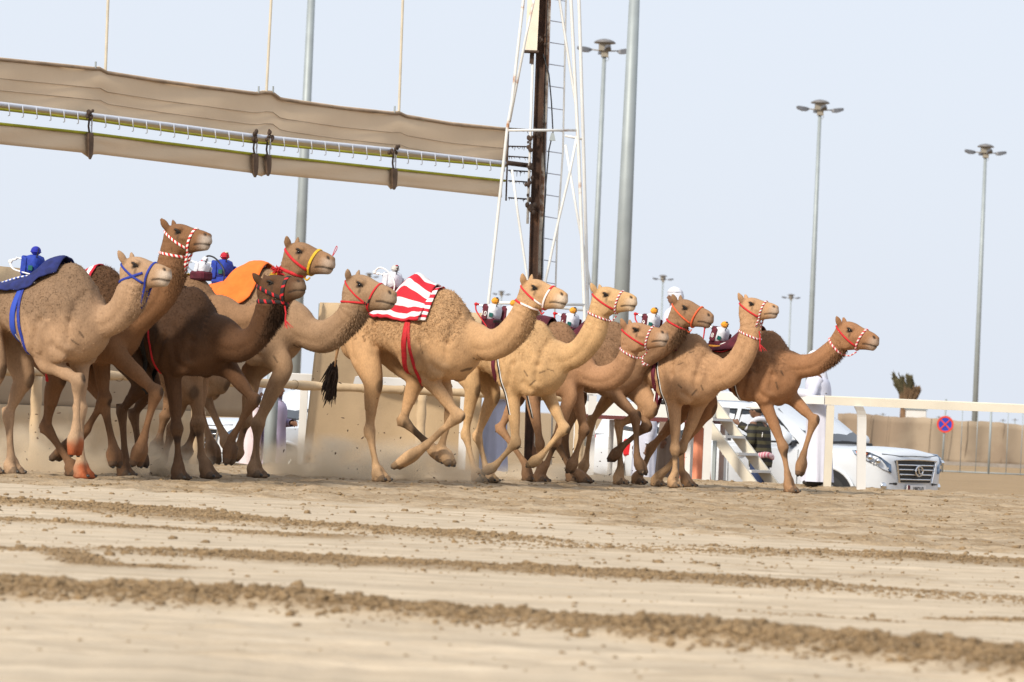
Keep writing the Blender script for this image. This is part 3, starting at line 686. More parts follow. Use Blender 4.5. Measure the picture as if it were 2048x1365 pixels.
    cm.bvh = BVHTree.FromPolygons(V2.tolist(), [tuple(p.vertices) for p in body.polygons]); cm.neck = (C_, R_, T); cm.joints = joints
    for s in (-1, 1):
        m2 = MB(); c = H(.325, .05, s * .30); 
        hit = cm.bvh.ray_cast(Vector(c), Vector(-lat * s)); base = np.array(hit[0]) if hit[0] else H(.325, .05, s * .2)
        m2.ell(base - lat * s * .010, np.array([.026, .020, .021]), 14, 10, M=np.stack([ax, lat, upv], 1)); m2.build('eye', EYE, root, smooth=True)
        # thick upper lash line
        m2 = MB(); pts = []
        for q in np.linspace(-1, 1, 7):
            c = H(.325 + q * .075, .062 + .035 * (1 - q * q) - .02 * q, s * .3); h_ = cm.bvh.ray_cast(Vector(c), Vector(-lat * s))
            pts.append(np.array(h_[0]) + lat * s * .008 if h_[0] else H(.325 + q * .075, .08, s * .2))
        m2.tube(pts, [.003, .007, .010, .011, .010, .008, .003], 6, flat=.8); m2.build('eyelashes', LASH, root, smooth=True)
    # fur: short strands over wool, nape and throat (one mass)
    g = np.random.default_rng(int(hu)); low_ = np.zeros(nv)
    if nk.any() and spec.get('throat', 0): low_[nk] = low
    wgt = wool * 1.0 + .22 * (part == 0) + .25 * nk + 3.0 * low_ * spec.get('throat', 0); wgt[(part == 0) & (zz < 1.12)] *= .3
    nst = spec.get('nfur', 15000); ii = g.choice(nv, nst, p=wgt / wgt.sum()); L_ = (.010 + .020 * wool[ii] + .06 * spec.get('throat', 0) * low_[ii] * nk[ii]) * (.6 + .8 * g.random(nst))
    flow = np.where(nk[ii][:, None], np.array([-.25, 0, -.8]), np.array([-.45, 0, -.75])); dr = N[ii] * .75 + flow * .8 + g.normal(0, .38, (nst, 3)); dr /= np.linalg.norm(dr, axis=1, keepdims=True)
    sdv = np.cross(dr, N[ii] + g.normal(0, .4, (nst, 3))); sdv /= np.maximum(np.linalg.norm(sdv, axis=1, keepdims=True), 1e-6); bs = V2[ii] - N[ii] * .003 + g.normal(0, .004, (nst, 3)); wd = (.0022 + .0022 * g.random(nst))[:, None]
    fv = np.stack([bs - sdv * wd, bs + sdv * wd, bs + dr * L_[:, None]], 1).reshape(-1, 3); fc = np.repeat(np.clip(col[ii] * (.76 + .46 * g.random((nst, 1))), 0, 1), 3, 0)
    fm = bpy.data.meshes.new('fur'); fm.vertices.add(nst * 3); fm.vertices.foreach_set('co', fv.astype(np.float32).ravel()); fm.loops.add(nst * 3); fm.loops.foreach_set('vertex_index', np.arange(nst * 3, dtype=np.int32)); fm.polygons.add(nst); fm.polygons.foreach_set('loop_start', (np.arange(nst) * 3).astype(np.int32)); fm.update(calc_edges=True)
    a_ = fm.attributes.new('coat', 'FLOAT_COLOR', 'POINT'); a_.data.foreach_set('color', np.column_stack([fc, np.ones(len(fc))]).astype(np.float32).ravel()); fm.materials.append(camel_material('short'))
    fo_ = link('fur', fm, None, root); tag(fo_, kind='stuff')
    for q in nails:
        hit = cm.bvh.find_nearest(Vector(q)); q = np.array(hit[0]) if hit[0] is not None else q
        m2 = MB(); m2.ell(q, np.array([.022, .017, .017]) * k, 8, 6); m2.build('toenail', NAIL, root, smooth=True)
    # tail tuft
    m2 = MB(); e = np.array(tp[-1]); g = np.random.default_rng(3)
    for i in range(130 if 'tail' in spec else 14):
        a = e + g.normal(0, .022 if 'tail' in spec else .01, 3) + np.array([0, 0, .22 * g.random()]); b = a + np.array([tdir[0] * .35 + g.normal(0, .035), g.normal(0, .03), -.16 - .12 * g.random()]) * k
        m2.tube([a, (a + b) / 2 + g.normal(0, .012, 3), b], [.012, .010, .002], 5)
    m2.build('tail_tuft', TAILHAIR, root)
    return cm

# ---- harness pieces
def wrap_loop(cm, c, e1, e2, start=0, end=2 * math.pi, n=40, off=.007, far=.6):
    """points of a strap laid round the body: rays from outside towards c in the plane e1,e2"""
    pts = []; nr = []
    for a in np.linspace(start, end, n, endpoint=(end - start) < 6.2):
        d = e1 * math.cos(a) + e2 * math.sin(a); o = c + d * far
        h = cm.bvh.ray_cast(Vector(o), Vector(-d), far)
        p = np.array(h[0]) + d * off if h[0] is not None else c + d * .08
        pts.append(p); nr.append(d)
    P = np.array(pts)
    if (end - start) >= 6.2: P = (np.roll(P, 1, 0) + 2 * P + np.roll(P, -1, 0)) / 4
    return P, np.array(nr)
def halter(cm, mats, w=.011, flat=.45, neckband=True, tassel=None, throat=.90, t0=.60, nbw=None):
    """mats: noseband, headstall, neck band"""
    r = empty('halter'); r.parent = cm.root
    c = cm.H(t0, -.06); tilt = .16
    e2 = cm.up * math.cos(tilt) + cm.ax * math.sin(tilt)
    P, Nn = wrap_loop(cm, c, cm.lat, e2); m = MB(); m.tube(P, w, 8, flat=flat, up=Nn, closed=True, twist=.05); m.build('noseband', mats[0], r, smooth=True)
    # headstall from the side of the noseband back under the ears and round the poll
    c2 = cm.H(.26, -.11); e1 = (cm.H(t0 - .02, -.20) - cm.H(-.06, .06)); e1 = e1 / np.linalg.norm(e1); la = cm.lat
    P, Nn = wrap_loop(cm, c2, e1, la, start=.42, end=2 * math.pi - .42, n=38); m = MB(); m.tube(P, w * .9, 8, flat=flat, up=Nn, twist=.05); m.build('headstall', mats[1], r, smooth=True)
    if neckband:
        C_, R_, T = cm.neck; i = int(len(C_) * throat) - 1; c3 = C_[i]; t_ = T[i]; nn_ = np.cross([0, 1.0, 0], t_); nn_ /= np.linalg.norm(nn_)
        e = nn_ * math.cos(.22) - t_ * math.sin(.22)
        P, Nn = wrap_loop(cm, c3, np.array([0, 1.0, 0]), e, far=R_[i] * 1.9); m = MB(); m.tube(P, w * (nbw or 1), 8, flat=flat, up=Nn, closed=True, twist=.05); m.build('neck_band', mats[2], r, smooth=True)
        low = P[np.argmin(P[:, 2] - .3 * P[:, 0])]; nb = cm.H(t0 - .03, -.36)
        m = MB(); m.tube(catmull([nb, (nb + low) / 2 + np.array([0, 0, -.03]), low], 5), w * .6, 6); m.build('throat_cord', mats[0], r, smooth=True)
        if tassel:
            m = MB(); g = np.random.default_rng(5); s0 = low * .4 + nb * .6 + np.array([0, -.03, -.02])
            tl, tm = tassel
            p1 = s0 + np.array([.02, -.01, -tl * .7]); m.tube([s0, (s0 + p1) / 2 + [.01, 0, 0], p1], .008, 6)
            for q in range(7): m.tube([p1, p1 + np.array([.05 + .03 * g.normal(), .01 * g.normal(), -tl * .35 - .02 * g.random()])], [.006, .002], 4)
            m.build('tassel', tm, r)
    return r

def back_sheet(cm, x0, x1, phi, off=.02, nx=22, nphi=25, zc=1.5, x0s=None, ph_fn=None, wave=.0, th=.008, bulge=None):
    """a cloth laid over the back: grid of rays from outside onto the body, lifted by off"""
    k = cm.k; G = np.zeros((nx, nphi, 3)); N = np.zeros_like(G)
    for i, x in enumerate(np.linspace(x0, x1, nx)):
        f = i / (nx - 1); pm = phi if ph_fn is None else ph_fn(f)
        for j, a in enumerate(np.linspace(-pm, pm, nphi)):
            d = np.array([0, -math.sin(a), math.cos(a)]); xo = x + (0 if x0s is None else x0s(abs(a) / pm) * (1 - f))
            c = np.array([xo * k, 0, zc * k]); h = cm.bvh.ray_cast(Vector(c + d * 1.2), Vector(-d), 1.2)
            p = np.array(h[0]) if h[0] is not None else c + d * .2
            bl = 0 if bulge is None else bulge[0] * math.exp(-((x - bulge[1]) / bulge[2]) ** 2) * math.exp(-(a / .55) ** 2)
            G[i, j] = p + d * (bl + off + wave * (.5 + .5 * math.sin(9 * f + 5 * a))); N[i, j] = d
    wr_ = fbm(G.reshape(-1, 3) * np.array([9, 9, 5.0]), 2, 91).reshape(nx, nphi); G = G + N * (.010 + (.010 + .9 * wave) * wr_)[..., None] * (1 if wave else 0)
    # relax bumps, keep outside
    for _ in range(1):
        S = G.copy(); S[1:-1, 1:-1] = (G[:-2, 1:-1] + G[2:, 1:-1] + G[1:-1, :-2] + G[1:-1, 2:] + 2 * G[1:-1, 1:-1]) / 6; G = S
    return G, N
PALE = (.49, .31, .165); SAND_C = (.40, .265, .165); FAWN = (.44, .30, .19); DARK = (.115, .056, .027); BROWN = (.25, .13, .066); MID = (.30, .185, .105)
CAMELS = {}
CAMELS['c1'] = camel('camel', dict(Y=35.7, hump=(144, 524), neck=[(180, 592, 172, 690), (200, 612, 214, 679), (222, 603, 254, 655), (237, 577, 281, 622), (246, 548, 287, 588)],
    poll=(252, 532), lip=(340, 553), coat=(0.363, 0.231, 0.138), leg=(0.385, 0.253, 0.154), wtint=.62, wool=.35, throat=.12, muzzle=(.55, .49, .42),
    fn=[(92, 723), (156, 762), (152, 858), (150, 904)], ff=[(160, 722), (160, 815), (161, 925), (172, 958)],
    hn=[(-8, 735), (-38, 850), (-30, 925), (-14, 950)], hf=[(48, 755), (17, 829), (22, 918), (32, 942)], henna=('fn', 'ff'),
    marks=[(152, 663, 156, 674), (140, 680, 148, 690), (177, 688, 182, 700)]))
CAMELS['c2'] = camel('camel', dict(Y=36.6, hump=(209, 530), neck=[(252, 600, 262, 690), (285, 598, 300, 655), (305, 570, 335, 622), (317, 535, 356, 583), (323, 508, 366, 545)],
    poll=(338, 466), lip=(421, 482), coat=(0.193, 0.094, 0.042), leg=(0.182, 0.094, 0.046), wtint=.50, wool=1.0, throat=.15, muzzle=(.55, .5, .44),
    fn=[(240, 715), (312, 785), (286, 880), (273, 925)], ff=[(201, 712), (209, 797), (172, 862), (113, 915)],
    hn=[(112, 747), (92, 854), (140, 928), (154, 948)], hf=[(180, 755), (208, 808), (226, 892), (231, 927)],
    marks=[(268, 690, 274, 705)]))
CAMELS['c3'] = camel('camel', dict(Y=37.0, hump=(385, 571), neck=[(440, 628, 436, 725), (470, 657, 484, 726), (495, 655, 524, 699), (508, 632, 552, 652), (515, 604, 568, 612)],
    poll=(524, 574), lip=(609, 573), coat=(.088, .041, .018), leg=(.125, .066, .033), wtint=.62, wool=.3, throat=.6, muzzle=(.22, .15, .095), ear=.2,
    fn=[(346, 748), (354, 857), (356, 926), (364, 964)], ff=[(462, 742), (508, 800), (462, 880), (458, 922)],
    hn=[(287, 765), (244, 822), (250, 910), (256, 940)], hf=[(302, 775), (268, 830), (278, 900), (286, 928)],
    marks=[(408, 738, 416, 742)]))
CAMELS['c4'] = camel('camel', dict(Y=38.4, hump=(388, 549), neck=[(440, 588, 436, 690), (480, 608, 478, 680), (515, 603, 528, 668), (543, 575, 575, 615), (562, 542, 598, 574)],
    poll=(580, 502), lip=(667, 530), coat=(0.258, 0.146, 0.076), leg=(0.190, 0.106, 0.054), wtint=.8, wool=.3, muzzle=(.46, .38, .31),
    fn=[(388, 748), (397, 847), (404, 902), (424, 936)], ff=[(402, 742), (393, 850), (376, 895), (368, 912)],
    hn=[(372, 775), (345, 857), (326, 930), (322, 957)], hf=[(350, 770), (330, 832), (318, 880), (310, 905)]))
CAMELS['c5'] = camel('camel', dict(Y=39.6, hump=(533, 536), neck=[(592, 600, 575, 695), (618, 634, 620, 702), (645, 640, 662, 705), (676, 622, 700, 672), (690, 596, 727, 640)],
    poll=(700, 567), lip=(790, 600), coat=(0.310, 0.196, 0.113), leg=(0.265, 0.161, 0.090), wtint=.85, wool=.45, throat=.25, muzzle=(.36, .28, .20),
    fn=[(567, 735), (516, 848), (510, 922), (518, 955)], ff=[(506, 748), (492, 840), (478, 895), (468, 915)],
    hn=[(440, 762), (411, 794), (448, 872), (462, 898)], hf=[(425, 775), (395, 810), (420, 880), (430, 920)],
    marks=[(565, 690, 569, 702), (572, 692, 577, 700), (544, 712, 550, 725)]))
CAMELS['c6'] = camel('camel', dict(Y=40.0, hump=(892, 577), neck=[(950, 642, 944, 724), (977, 658, 978, 724), (1002, 650, 1014, 711), (1025, 624, 1047, 678), (1036, 600, 1064, 640)],
    poll=(1050, 575), lip=(1133, 601), coat=(0.489, 0.296, 0.151), leg=(0.499, 0.322, 0.177), wtint=.86, wool=.9, throat=.25, muzzle=(.60, .54, .46), hstain=.42, hside='hf',
    fn=[(852, 750), (916, 832), (850, 893), (795, 932)], ff=[(880, 745), (902, 826), (882, 895), (900, 926)],
    hn=[(746, 764), (739, 861), (752, 940), (766, 966)], hf=[(832, 755), (806, 841), (856, 888), (884, 918)], tail=(-.10, -.62),
    marks=[(845, 685, 852, 708), (928, 716, 934, 724), (936, 710, 942, 720), (905, 742, 918, 735)]))
CAMELS['c7'] = camel('camel', dict(Y=42.3, hump=(1072, 638), neck=[(1116, 678, 1098, 758), (1136, 686, 1144, 742), (1154, 674, 1177, 721), (1170, 648, 1202, 688), (1180, 622, 1212, 650)],
    poll=(1193, 592), lip=(1272, 606), coat=(0.530, 0.332, 0.163), leg=(0.541, 0.352, 0.184), wtint=.93, wool=.25, muzzle=(.52, .45, .37),
    fn=[(1026, 786), (1031, 886), (992, 930), (972, 944)], ff=[(1090, 776), (1128, 857), (1082, 912), (1062, 930)],
    hn=[(945, 775), (931, 868), (948, 930), (962, 946)], hf=[(985, 790), (955, 872), (972, 940), (985, 966)],
    marks=[(1052, 742, 1058, 752), (1062, 770, 1070, 762), (1078, 746, 1086, 742), (1090, 738, 1098, 742)]))
CAMELS['c8'] = camel('camel', dict(Y=44.0, hump=(1118, 641), neck=[(1160, 690, 1145, 772), (1187, 728, 1180, 779), (1212, 730, 1218, 783), (1234, 716, 1252, 760), (1245, 692, 1272, 712)],
    poll=(1252, 663), lip=(1335, 676), coat=(0.371, 0.205, 0.109), leg=(0.282, 0.160, 0.084), wtint=.72, wool=.45, muzzle=(.42, .36, .30),
    fn=[(1140, 790), (1112, 882), (1092, 930), (1086, 958)], ff=[(1152, 782), (1168, 860), (1150, 915), (1140, 940)],
    hn=[(1062, 785), (1080, 888), (1080, 944), (1086, 970)], hf=[(1036, 792), (1001, 857), (1050, 922), (1062, 962)]))
CAMELS['c9'] = camel('camel', dict(Y=44.6, hump=(1226, 641), neck=[(1268, 690, 1262, 760), (1292, 684, 1286, 738), (1315, 665, 1322, 718), (1333, 645, 1346, 696), (1342, 632, 1364, 672)],
    poll=(1352, 613), lip=(1425, 642), coat=(0.286, 0.163, 0.088), leg=(0.195, 0.111, 0.060), wtint=.8, wool=.5, throat=.45, muzzle=(.27, .2, .15),
    fn=[(1223, 782), (1271, 833), (1274, 915), (1286, 944)], ff=[(1280, 778), (1293, 853), (1242, 895), (1224, 918)],
    hn=[(1146, 790), (1113, 886), (1142, 948), (1172, 972)], hf=[(1158, 792), (1128, 878), (1140, 930), (1150, 955)]))
CAMELS['c10'] = camel('camel', dict(Y=44.4, hump=(1386, 665), neck=[(1428, 706, 1412, 788), (1450, 717, 1446, 781), (1468, 702, 1480, 756), (1478, 676, 1508, 712), (1482, 648, 1520, 664)],
    poll=(1486, 610), lip=(1556, 623), coat=(0.451, 0.264, 0.141), leg=(0.462, 0.292, 0.160), wtint=.86, wool=.2, muzzle=(.42, .36, .30),
    fn=[(1350, 806), (1350, 898), (1350, 952), (1352, 982)], ff=[(1398, 808), (1364, 896), (1333, 942), (1318, 976)],
    hn=[(1302, 818), (1238, 850), (1242, 915), (1244, 956)], hf=[(1222, 790), (1183, 843), (1172, 920), (1164, 943)],
    marks=[(1376, 706, 1382, 702), (1358, 730, 1368, 726), (1384, 790, 1392, 780), (1399, 770, 1401, 780), (1360, 770, 1366, 776)]))
CAMELS['c11'] = camel('camel', dict(Y=44.5, hump=(1538, 659), neck=[(1580, 698, 1568, 772), (1602, 708, 1604, 759), (1628, 704, 1634, 752), (1650, 688, 1664, 731), (1662, 676, 1684, 710)],
    poll=(1680, 657), lip=(1756, 687), coat=(.30, .15, .072), leg=(.33, .19, .10), wtint=.8, wool=.4, throat=.35, muzzle=(.40, .33, .27),
    fn=[(1527, 798), (1566, 894), (1575, 950), (1586, 986)], ff=[(1581, 794), (1628, 840), (1606, 912), (1600, 946)],
    hn=[(1418, 815), (1362, 896), (1364, 950), (1380, 978)], hf=[(1372, 818), (1303, 895), (1284, 948), (1280, 972)],
    marks=[(1557, 742, 1561, 750), (1550, 765, 1552, 778), (1508, 738, 1514, 745)]))
# ------------------------------------------------------------------ harness, saddle cloths, robot jockeys
RED = mat('red_webbing', (.50, .012, .018), .75, var=.2, vscale=40); ORG = mat('orange_rope', (.62, .10, .03), .8, var=.2, vscale=40)
BLUE = mat('blue_webbing', (.012, .03, .26), .75, var=.2, vscale=40); NAVY = mat('navy_cloth', (.010, .017, .105), .9, var=.35, vscale=14, bump=.4, bscale=30)
YEL = mat('yellow_webbing', (.60, .36, .015), .75, var=.2, vscale=40); BLK = mat('black_webbing', (.012, .011, .011), .7, var=.3, vscale=30)
WHT = mat('white_cord', (.78, .77, .75), .8, var=.06, vscale=40); MAR = mat('maroon_cloth', (.075, .006, .016), .9, var=.4, vscale=14, bump=.5, bscale=26)
ORC = mat('orange_cloth', (.80, .16, .022), .9, var=.1, vscale=9, bump=.4, bscale=22); YELC = mat('yellow_cloth', (.72, .5, .03), .9, var=.15, bump=.3)
BRAID = stripe_mat('braid_red_white', (.42, .02, .035), (.74, .70, .68), .042); BRAIDP = stripe_mat('braid_pink', (.55, .05, .07), (.82, .62, .60), .05)
CHAIN = stripe_mat('braid_red_white_checks', (.60, .02, .02), (.82, .78, .74), .05); BLKRED = stripe_mat('black_band_red_studs', (.014, .012, .012), (.55, .012, .02), .085, duty=.72)
REDBLK = stripe_mat('red_band_black_edge', (.52, .015, .02), (.02, .01, .01), .5, duty=.9)
RW = stripe_mat('red_white_band', (.62, .02, .03), (.85, .72, .70), .5, duty=.55)
STRIPE = stripe_mat('red_white_striped_cloth', (.50, .008, .022), (.66, .65, .66), .185)
CHECK = stripe_mat('red_white_check_cloth', (.50, .01, .03), (.80, .78, .78), .11)
STEEL = mat('grey_rod', (.45, .47, .5), .35, metal=.8, var=.1); PWHITE = mat('robot_white', (.60, .62, .68), .8, var=.08, vscale=14, bump=.5, bscale=24); PBLUE = mat('robot_blue', (.012, .04, .32), .8, var=.25, vscale=18, bump=.3)
PMAR = mat('robot_maroon', (.11, .008, .022), .75, var=.25, vscale=18, bump=.3); PBLK = mat('robot_black', (.012, .012, .013), .45, var=.3); GREEN = mat('robot_green_screen', (.008, .085, .075), .25, var=.2)
CAPY = mat('cap_yellow', (.70, .30, .025), .85, var=.25, vscale=30, bump=.5, bscale=40); CAPR = mat('cap_red', (.42, .012, .03), .85, var=.25, vscale=30); CAPB = mat('cap_blue', (.012, .02, .30), .85, var=.2, vscale=30)
CAPG = mat('cap_grey', (.50, .47, .44), .85, var=.2, vscale=30); PURPLE = mat('purple_cord', (.10, .03, .32), .8)

SPEC = {'c1': 'pale grey-brown camel with blue halter and orange hennaed front feet',
        'c2': 'brown camel with dark woolly hump and red and white braided halter, head held highest',
        'c3': 'darkest brown camel with black red-studded halter and chin lifted',
        'c4': 'light brown camel with yellow noseband and red headstall',
        'c5': 'fawn camel with black-edged red halter and deeply curved low neck under an orange cloth',
        'c6': 'large sandy camel with curly hump under the red and white striped cloth',
        'c7': 'palest sandy camel with red and white braid, right behind the white-haltered one',
        'c8': 'brown camel with low stretched neck and thin red cheek cord, head lowest of all',
        'c9': 'grey-brown camel with bright orange rope halter and shaggy dark throat',
        'c10': 'pale tan camel with upright neck and a long hanging red tassel under its chin',
        'c11': 'reddish brown camel running in front, leading the pack with one foreleg folded'}
SPEC['c7'] = 'palest yellow camel with open red and white rope halter knotted at the cheek'
for key, lb in SPEC.items(): tag(CAMELS[key].root, lb, 'camel', 'camels racing along the track')

HM_ = {'c1': dict(mats=(BLUE, BLUE, BLUE), w=.013), 'c2': dict(mats=(CHAIN, CHAIN, CHAIN), w=.014), 'c3': dict(mats=(BLKRED, BLKRED, BLKRED), w=.021, flat=.3, tassel=(.20, RED), throat=.86),
       'c4': dict(mats=(YEL, RED, RED), w=.017, flat=.35), 'c5': dict(mats=(REDBLK, REDBLK, REDBLK), w=.011), 'c6': dict(mats=(RW, RW, RW), w=.012),
       'c7': dict(mats=(BRAID, RED, BRAID), w=.012, flat=.9, throat=.86), 'c8': dict(mats=(BRAID, RED, BRAID), w=.012, flat=.9, tassel=(.10, BRAID), throat=.82), 'c9': dict(mats=(ORG, ORG, RED), w=.012, flat=.9, throat=.86),
       'c10': dict(mats=(BRAID, RED, BRAID), w=.012, flat=.9, tassel=(.22, RED), throat=.78), 'c11': dict(mats=(BRAIDP, RED, BRAIDP), w=.013, flat=.8, throat=.84)}
for key, kw in HM_.items(): halter(CAMELS[key], **kw)
# red cord loop on the nose of the yellow-haltered camel
cm = CAMELS['c4']; m = MB(); q = cm.H(.93, .15); m.tube(catmull([q, q + [.02, 0, .05], q + [.045, 0, .10], q + [.05, 0, .07], q + [.005, 0, .0]], 4), .004, 5); m.build('nose_cord', RED, cm.root)

def girth(cm, m_, x, w, parent, lean=0.0, name='girth'):
    k = cm.k; c = np.array([x * k, 0, 1.52 * k]); e2 = np.array([math.sin(lean), 0, math.cos(lean)])
    P, Nn = wrap_loop(cm, c, np.array([0, 1.0, 0]), e2, n=56, off=.010, far=.9); m = MB(); m.tube(P, w, 8, flat=.28, up=Nn, closed=True); return m.build(name, m_, parent, smooth=True)
def cloth_thing(key, label, mt, x0, x1, phi, along_phi=False, **kw):
    cm = CAMELS[key]; r = empty('saddle_cloth', cm.org, cm.root.rotation_euler[2]); tag(r, label, 'saddle cloth', 'cloths on the racing camels')
    G, N = back_sheet(cm, x0, x1, phi, **kw); m = MB(); m.grid_solid(G, N, .012)
    n, q, _ = G.shape
    if along_phi: al = np.tile(np.linspace(0, along_phi, q), n)
    else: al = np.repeat(np.linspace(0, (x1 - x0) * cm.k, n), q)
    al = al + .035 * fbm(G.reshape(-1, 3) * np.array([7., 7, 4]), 2, 33); m.al[-1] = np.concatenate([al, al]); m.build('cloth', mt, r, smooth=True); return r, cm
def local_world(cm, p): return cm.org + cm.fwd * p[0] + cm.left * p[1] + np.array([0, 0, p[2]])
def back_z(cm, x, y=0.0, zmax=3.0):
    h = cm.bvh.ray_cast(Vector((x, y, zmax)), Vector((0, 0, -1))); return h[0].z if h[0] is not None else 1.8
def text_mesh(s, size, depth=.002):
    cu = bpy.data.curves.new('lettering', 'FONT'); cu.body = s; cu.size = size; cu.extrude = depth; cu.align_x = 'CENTER'; cu.align_y = 'CENTER'
    o = bpy.data.objects.new('lettering', cu); COL.objects.link(o); dg = bpy.context.evaluated_depsgraph_get(); me = bpy.data.meshes.new_from_object(o.evaluated_get(dg)); bpy.data.objects.remove(o, do_unlink=True); return me
def robot(key, label, px, body, side, cap, whip, number=None, capr=.043, sc=1.0, pitch=.25, dot=None, screen=True, antennas=1):
    cm = CAMELS[key]; k = cm.k; q_ = cm.loc(*px); zs_ = back_z(cm, q_[0]); zb = max(q_[2], zs_ + .018); x = q_[0] / k; gap = zb - zs_
    r = empty('robot_jockey', local_world(cm, (x * k, 0, zb)), cm.root.rotation_euler[2]); tag(r, label, 'robot jockey', 'robot jockeys on the camels')
    Rm = np.array([[math.cos(pitch), 0, math.sin(pitch)], [0, 1, 0], [-math.sin(pitch), 0, math.cos(pitch)]]) * sc
    T_ = lambda p: Rm @ np.array(p, float)
    def B(m, c, s, bev=.012): m.box(T_(c), np.array(s) * sc, M=Rm / sc, bev=bev * sc); return m
    m = MB(); m.box((0, 0, -gap / 2 + .01), (.18, .19, gap + .08), bev=.02); m.build('pad', NAVY if body is PBLUE else MAR, r)
    B(MB(), (0, 0, .01), (.17, .17, .07)).build('base', PBLK if body is not PBLUE else PBLUE, r)
    m = MB(); rows = []
    for z, a, b in ((.03, .075, .085), (.09, .08, .09), (.15, .075, .095), (.19, .06, .08), (.205, .03, .04)):
        rows.append([T_((a * math.copysign(abs(math.cos(q)) ** .6, math.cos(q)), b * math.copysign(abs(math.sin(q)) ** .6, math.sin(q)), z)) for q in np.linspace(0, 2 * math.pi, 20, endpoint=False)])
    m.loft(rows); m.build('torso', body, r, smooth=True)
    m = MB(); B(m, (-.083, 0, .105), (.03, .17, .17)); m.build('back_panel', side, r)
    m = MB(); B(m, (.015, .098, .09), (.13, .014, .12)); m.build('side_panel', side, r); 
    m = MB(); B(m, (-.045, -.098, .10), (.055, .016, .16)); m.build('side_panel', side, r)
    m = MB(); m.ell(T_((0, 0, .205 + capr * .8)), np.array([capr, capr, capr * .92]) * sc, 16, 10); hd_ = m.build('head', cap, r, smooth=True)
    m = MB(); m.tube([T_((capr * .98 * math.cos(q), capr * .98 * math.sin(q), .205 + capr * .62)) for q in np.linspace(0, 2 * math.pi, 18, endpoint=False)], .006 * sc, 6, closed=True); m.build('cap_rim', cap, hd_, smooth=True)
    if dot is not None: m = MB(); m.ell(T_((.02, -.008, .205 + capr * 1.62)), np.array([.016, .016, .008]) * sc); m.build('cap_button', dot, hd_, smooth=True)
    m = MB(); m.rod(T_((-.095, 0, .15)), T_((-.135, 0, .155)), .026 * sc, 14); m.build('motor', PBLK, r, smooth=False)
    m = MB(); m.rod(T_((-.13, 0, .155)), T_((-.205, -.01, .16)), .007 * sc, 8); m.build('shaft', STEEL, r)
    wp = {'red': [(-.19, -.01, .165), (-.225, -.02, .16), (-.20, -.04, .10), (-.13, -.07, .05), (-.05, -.10, .0), (.03, -.13, -.05)], 'white': [(-.20, -.01, .15), (-.26, -.02, .12), (-.20, -.05, .06), (-.05, -.10, .04), (.06, -.12, .03)], 'arc': [(-.19, -.01, .15), (-.24, -.02, .165), (-.17, -.04, .225), (-.03, -.09, .20), (.09, -.12, .10), (.10, -.13, -.05), (.06, -.14, -.16)], 'long': [(-.19, -.01, .15), (-.22, -.02, .13), (-.19, -.04, .03), (-.15, -.07, -.10), (-.12, -.1, -.18)]}[whip[0]]
    sp = catmull([T_(p) for p in wp], 6); m = MB(); m.tube(sp, np.linspace(.010, .006, len(sp)) * sc, 7); w_ = m.build('whip', whip[1], r, smooth=True)
    m = MB(); m.ell(T_(wp[1]), np.array([.022, .018, .020]) * sc); m.build('whip_hub', whip[2], w_, smooth=True)
    for a in range(antennas):
        m = MB(); m.rod(T_((.055 - .035 * a, -.05 + .03 * a, .18)), T_((.075 - .035 * a, -.055 + .03 * a, .275 - .02 * a)), .006 * sc, 7, .004 * sc); m.build('antenna', PBLK, r)
    if screen: m = MB(); B(m, (.035, -.098, .085), (.05, .012, .045), .004); m.build('display', GREEN, r)
    if number:
        me = text_mesh(number, .075 * sc); o = link('number', me, WHT, r); 
        o.matrix_parent_inverse = Matrix.Identity(4); o.rotation_euler = (math.pi / 2, pitch, 0); o.location = T_((-.052, -.109, .085))
    return r, cm

def rope(r, cm, pts, rad, mt, name='rope'):
    """a cord lying over the cloth: points (x, y, lift) on the back"""
    P = []
    for x, y, l in pts: P.append((x * cm.k, y * cm.k, back_z(cm, x * cm.k, y * cm.k) + l))
    m = MB(); m.tube(catmull(P, 5), rad, 6); return m.build(name, mt, r, smooth=True)

# c1: navy cloth, blue robot
r, cm = cloth_thing('c1', 'navy blue cloth with white and blue girth on the leftmost pale camel', NAVY, -1.20, -.06, .62, ph_fn=lambda f: .32 + .42 * math.sin(math.pi * min(1, f * 1.0)) ** 1.0, off=.022, wave=.024, nx=30, nphi=29, bulge=(.07, -.22, .16))
girth(cm, stripe_mat('blue_white_girth', (.02, .06, .40), (.72, .72, .78), 5.0, duty=.9), -.44, .034, r); girth(cm, WHT, -.43, .012, r, name='girth_stripe'); girth(cm, BLUE, -.36, .018, r, lean=-.18)
rope(r, cm, [(-.95, 0, .03), (-.62, -.08, .05), (-.40, -.1, .05), (-.16, -.05, .05)], .010, stripe_mat('blue_white_cord', (.06, .12, .5), (.75, .76, .8), .06))
for i in range(4): rope(r, cm, [(-.52 + .03 * i, -.10, .04), (-.47 + .02 * i, -.17, .03), (-.43 + .05 * i, -.20, .03)], .006, WHT)
g = MB(); g.grid_solid(*(lambda G, N: (G, N))(*back_sheet(cm, -1.05, -.93, .18, nx=5, nphi=4, off=.036)), .004); g.build('white_patch', WHT, r)
robot('c1', 'all-blue robot jockey with round blue head and white whip arm', (66, 556), PBLUE, PBLUE, CAPB, ('white', WHT, WHT), sc=1.08, capr=.046, pitch=.08)
# c2: red/white cloth
r, cm = cloth_thing('c2', 'red and white cloth showing behind the dark woolly hump', CHECK, -.95, -.04, .5, off=.03); girth(cm, RED, -.42, .02, r)
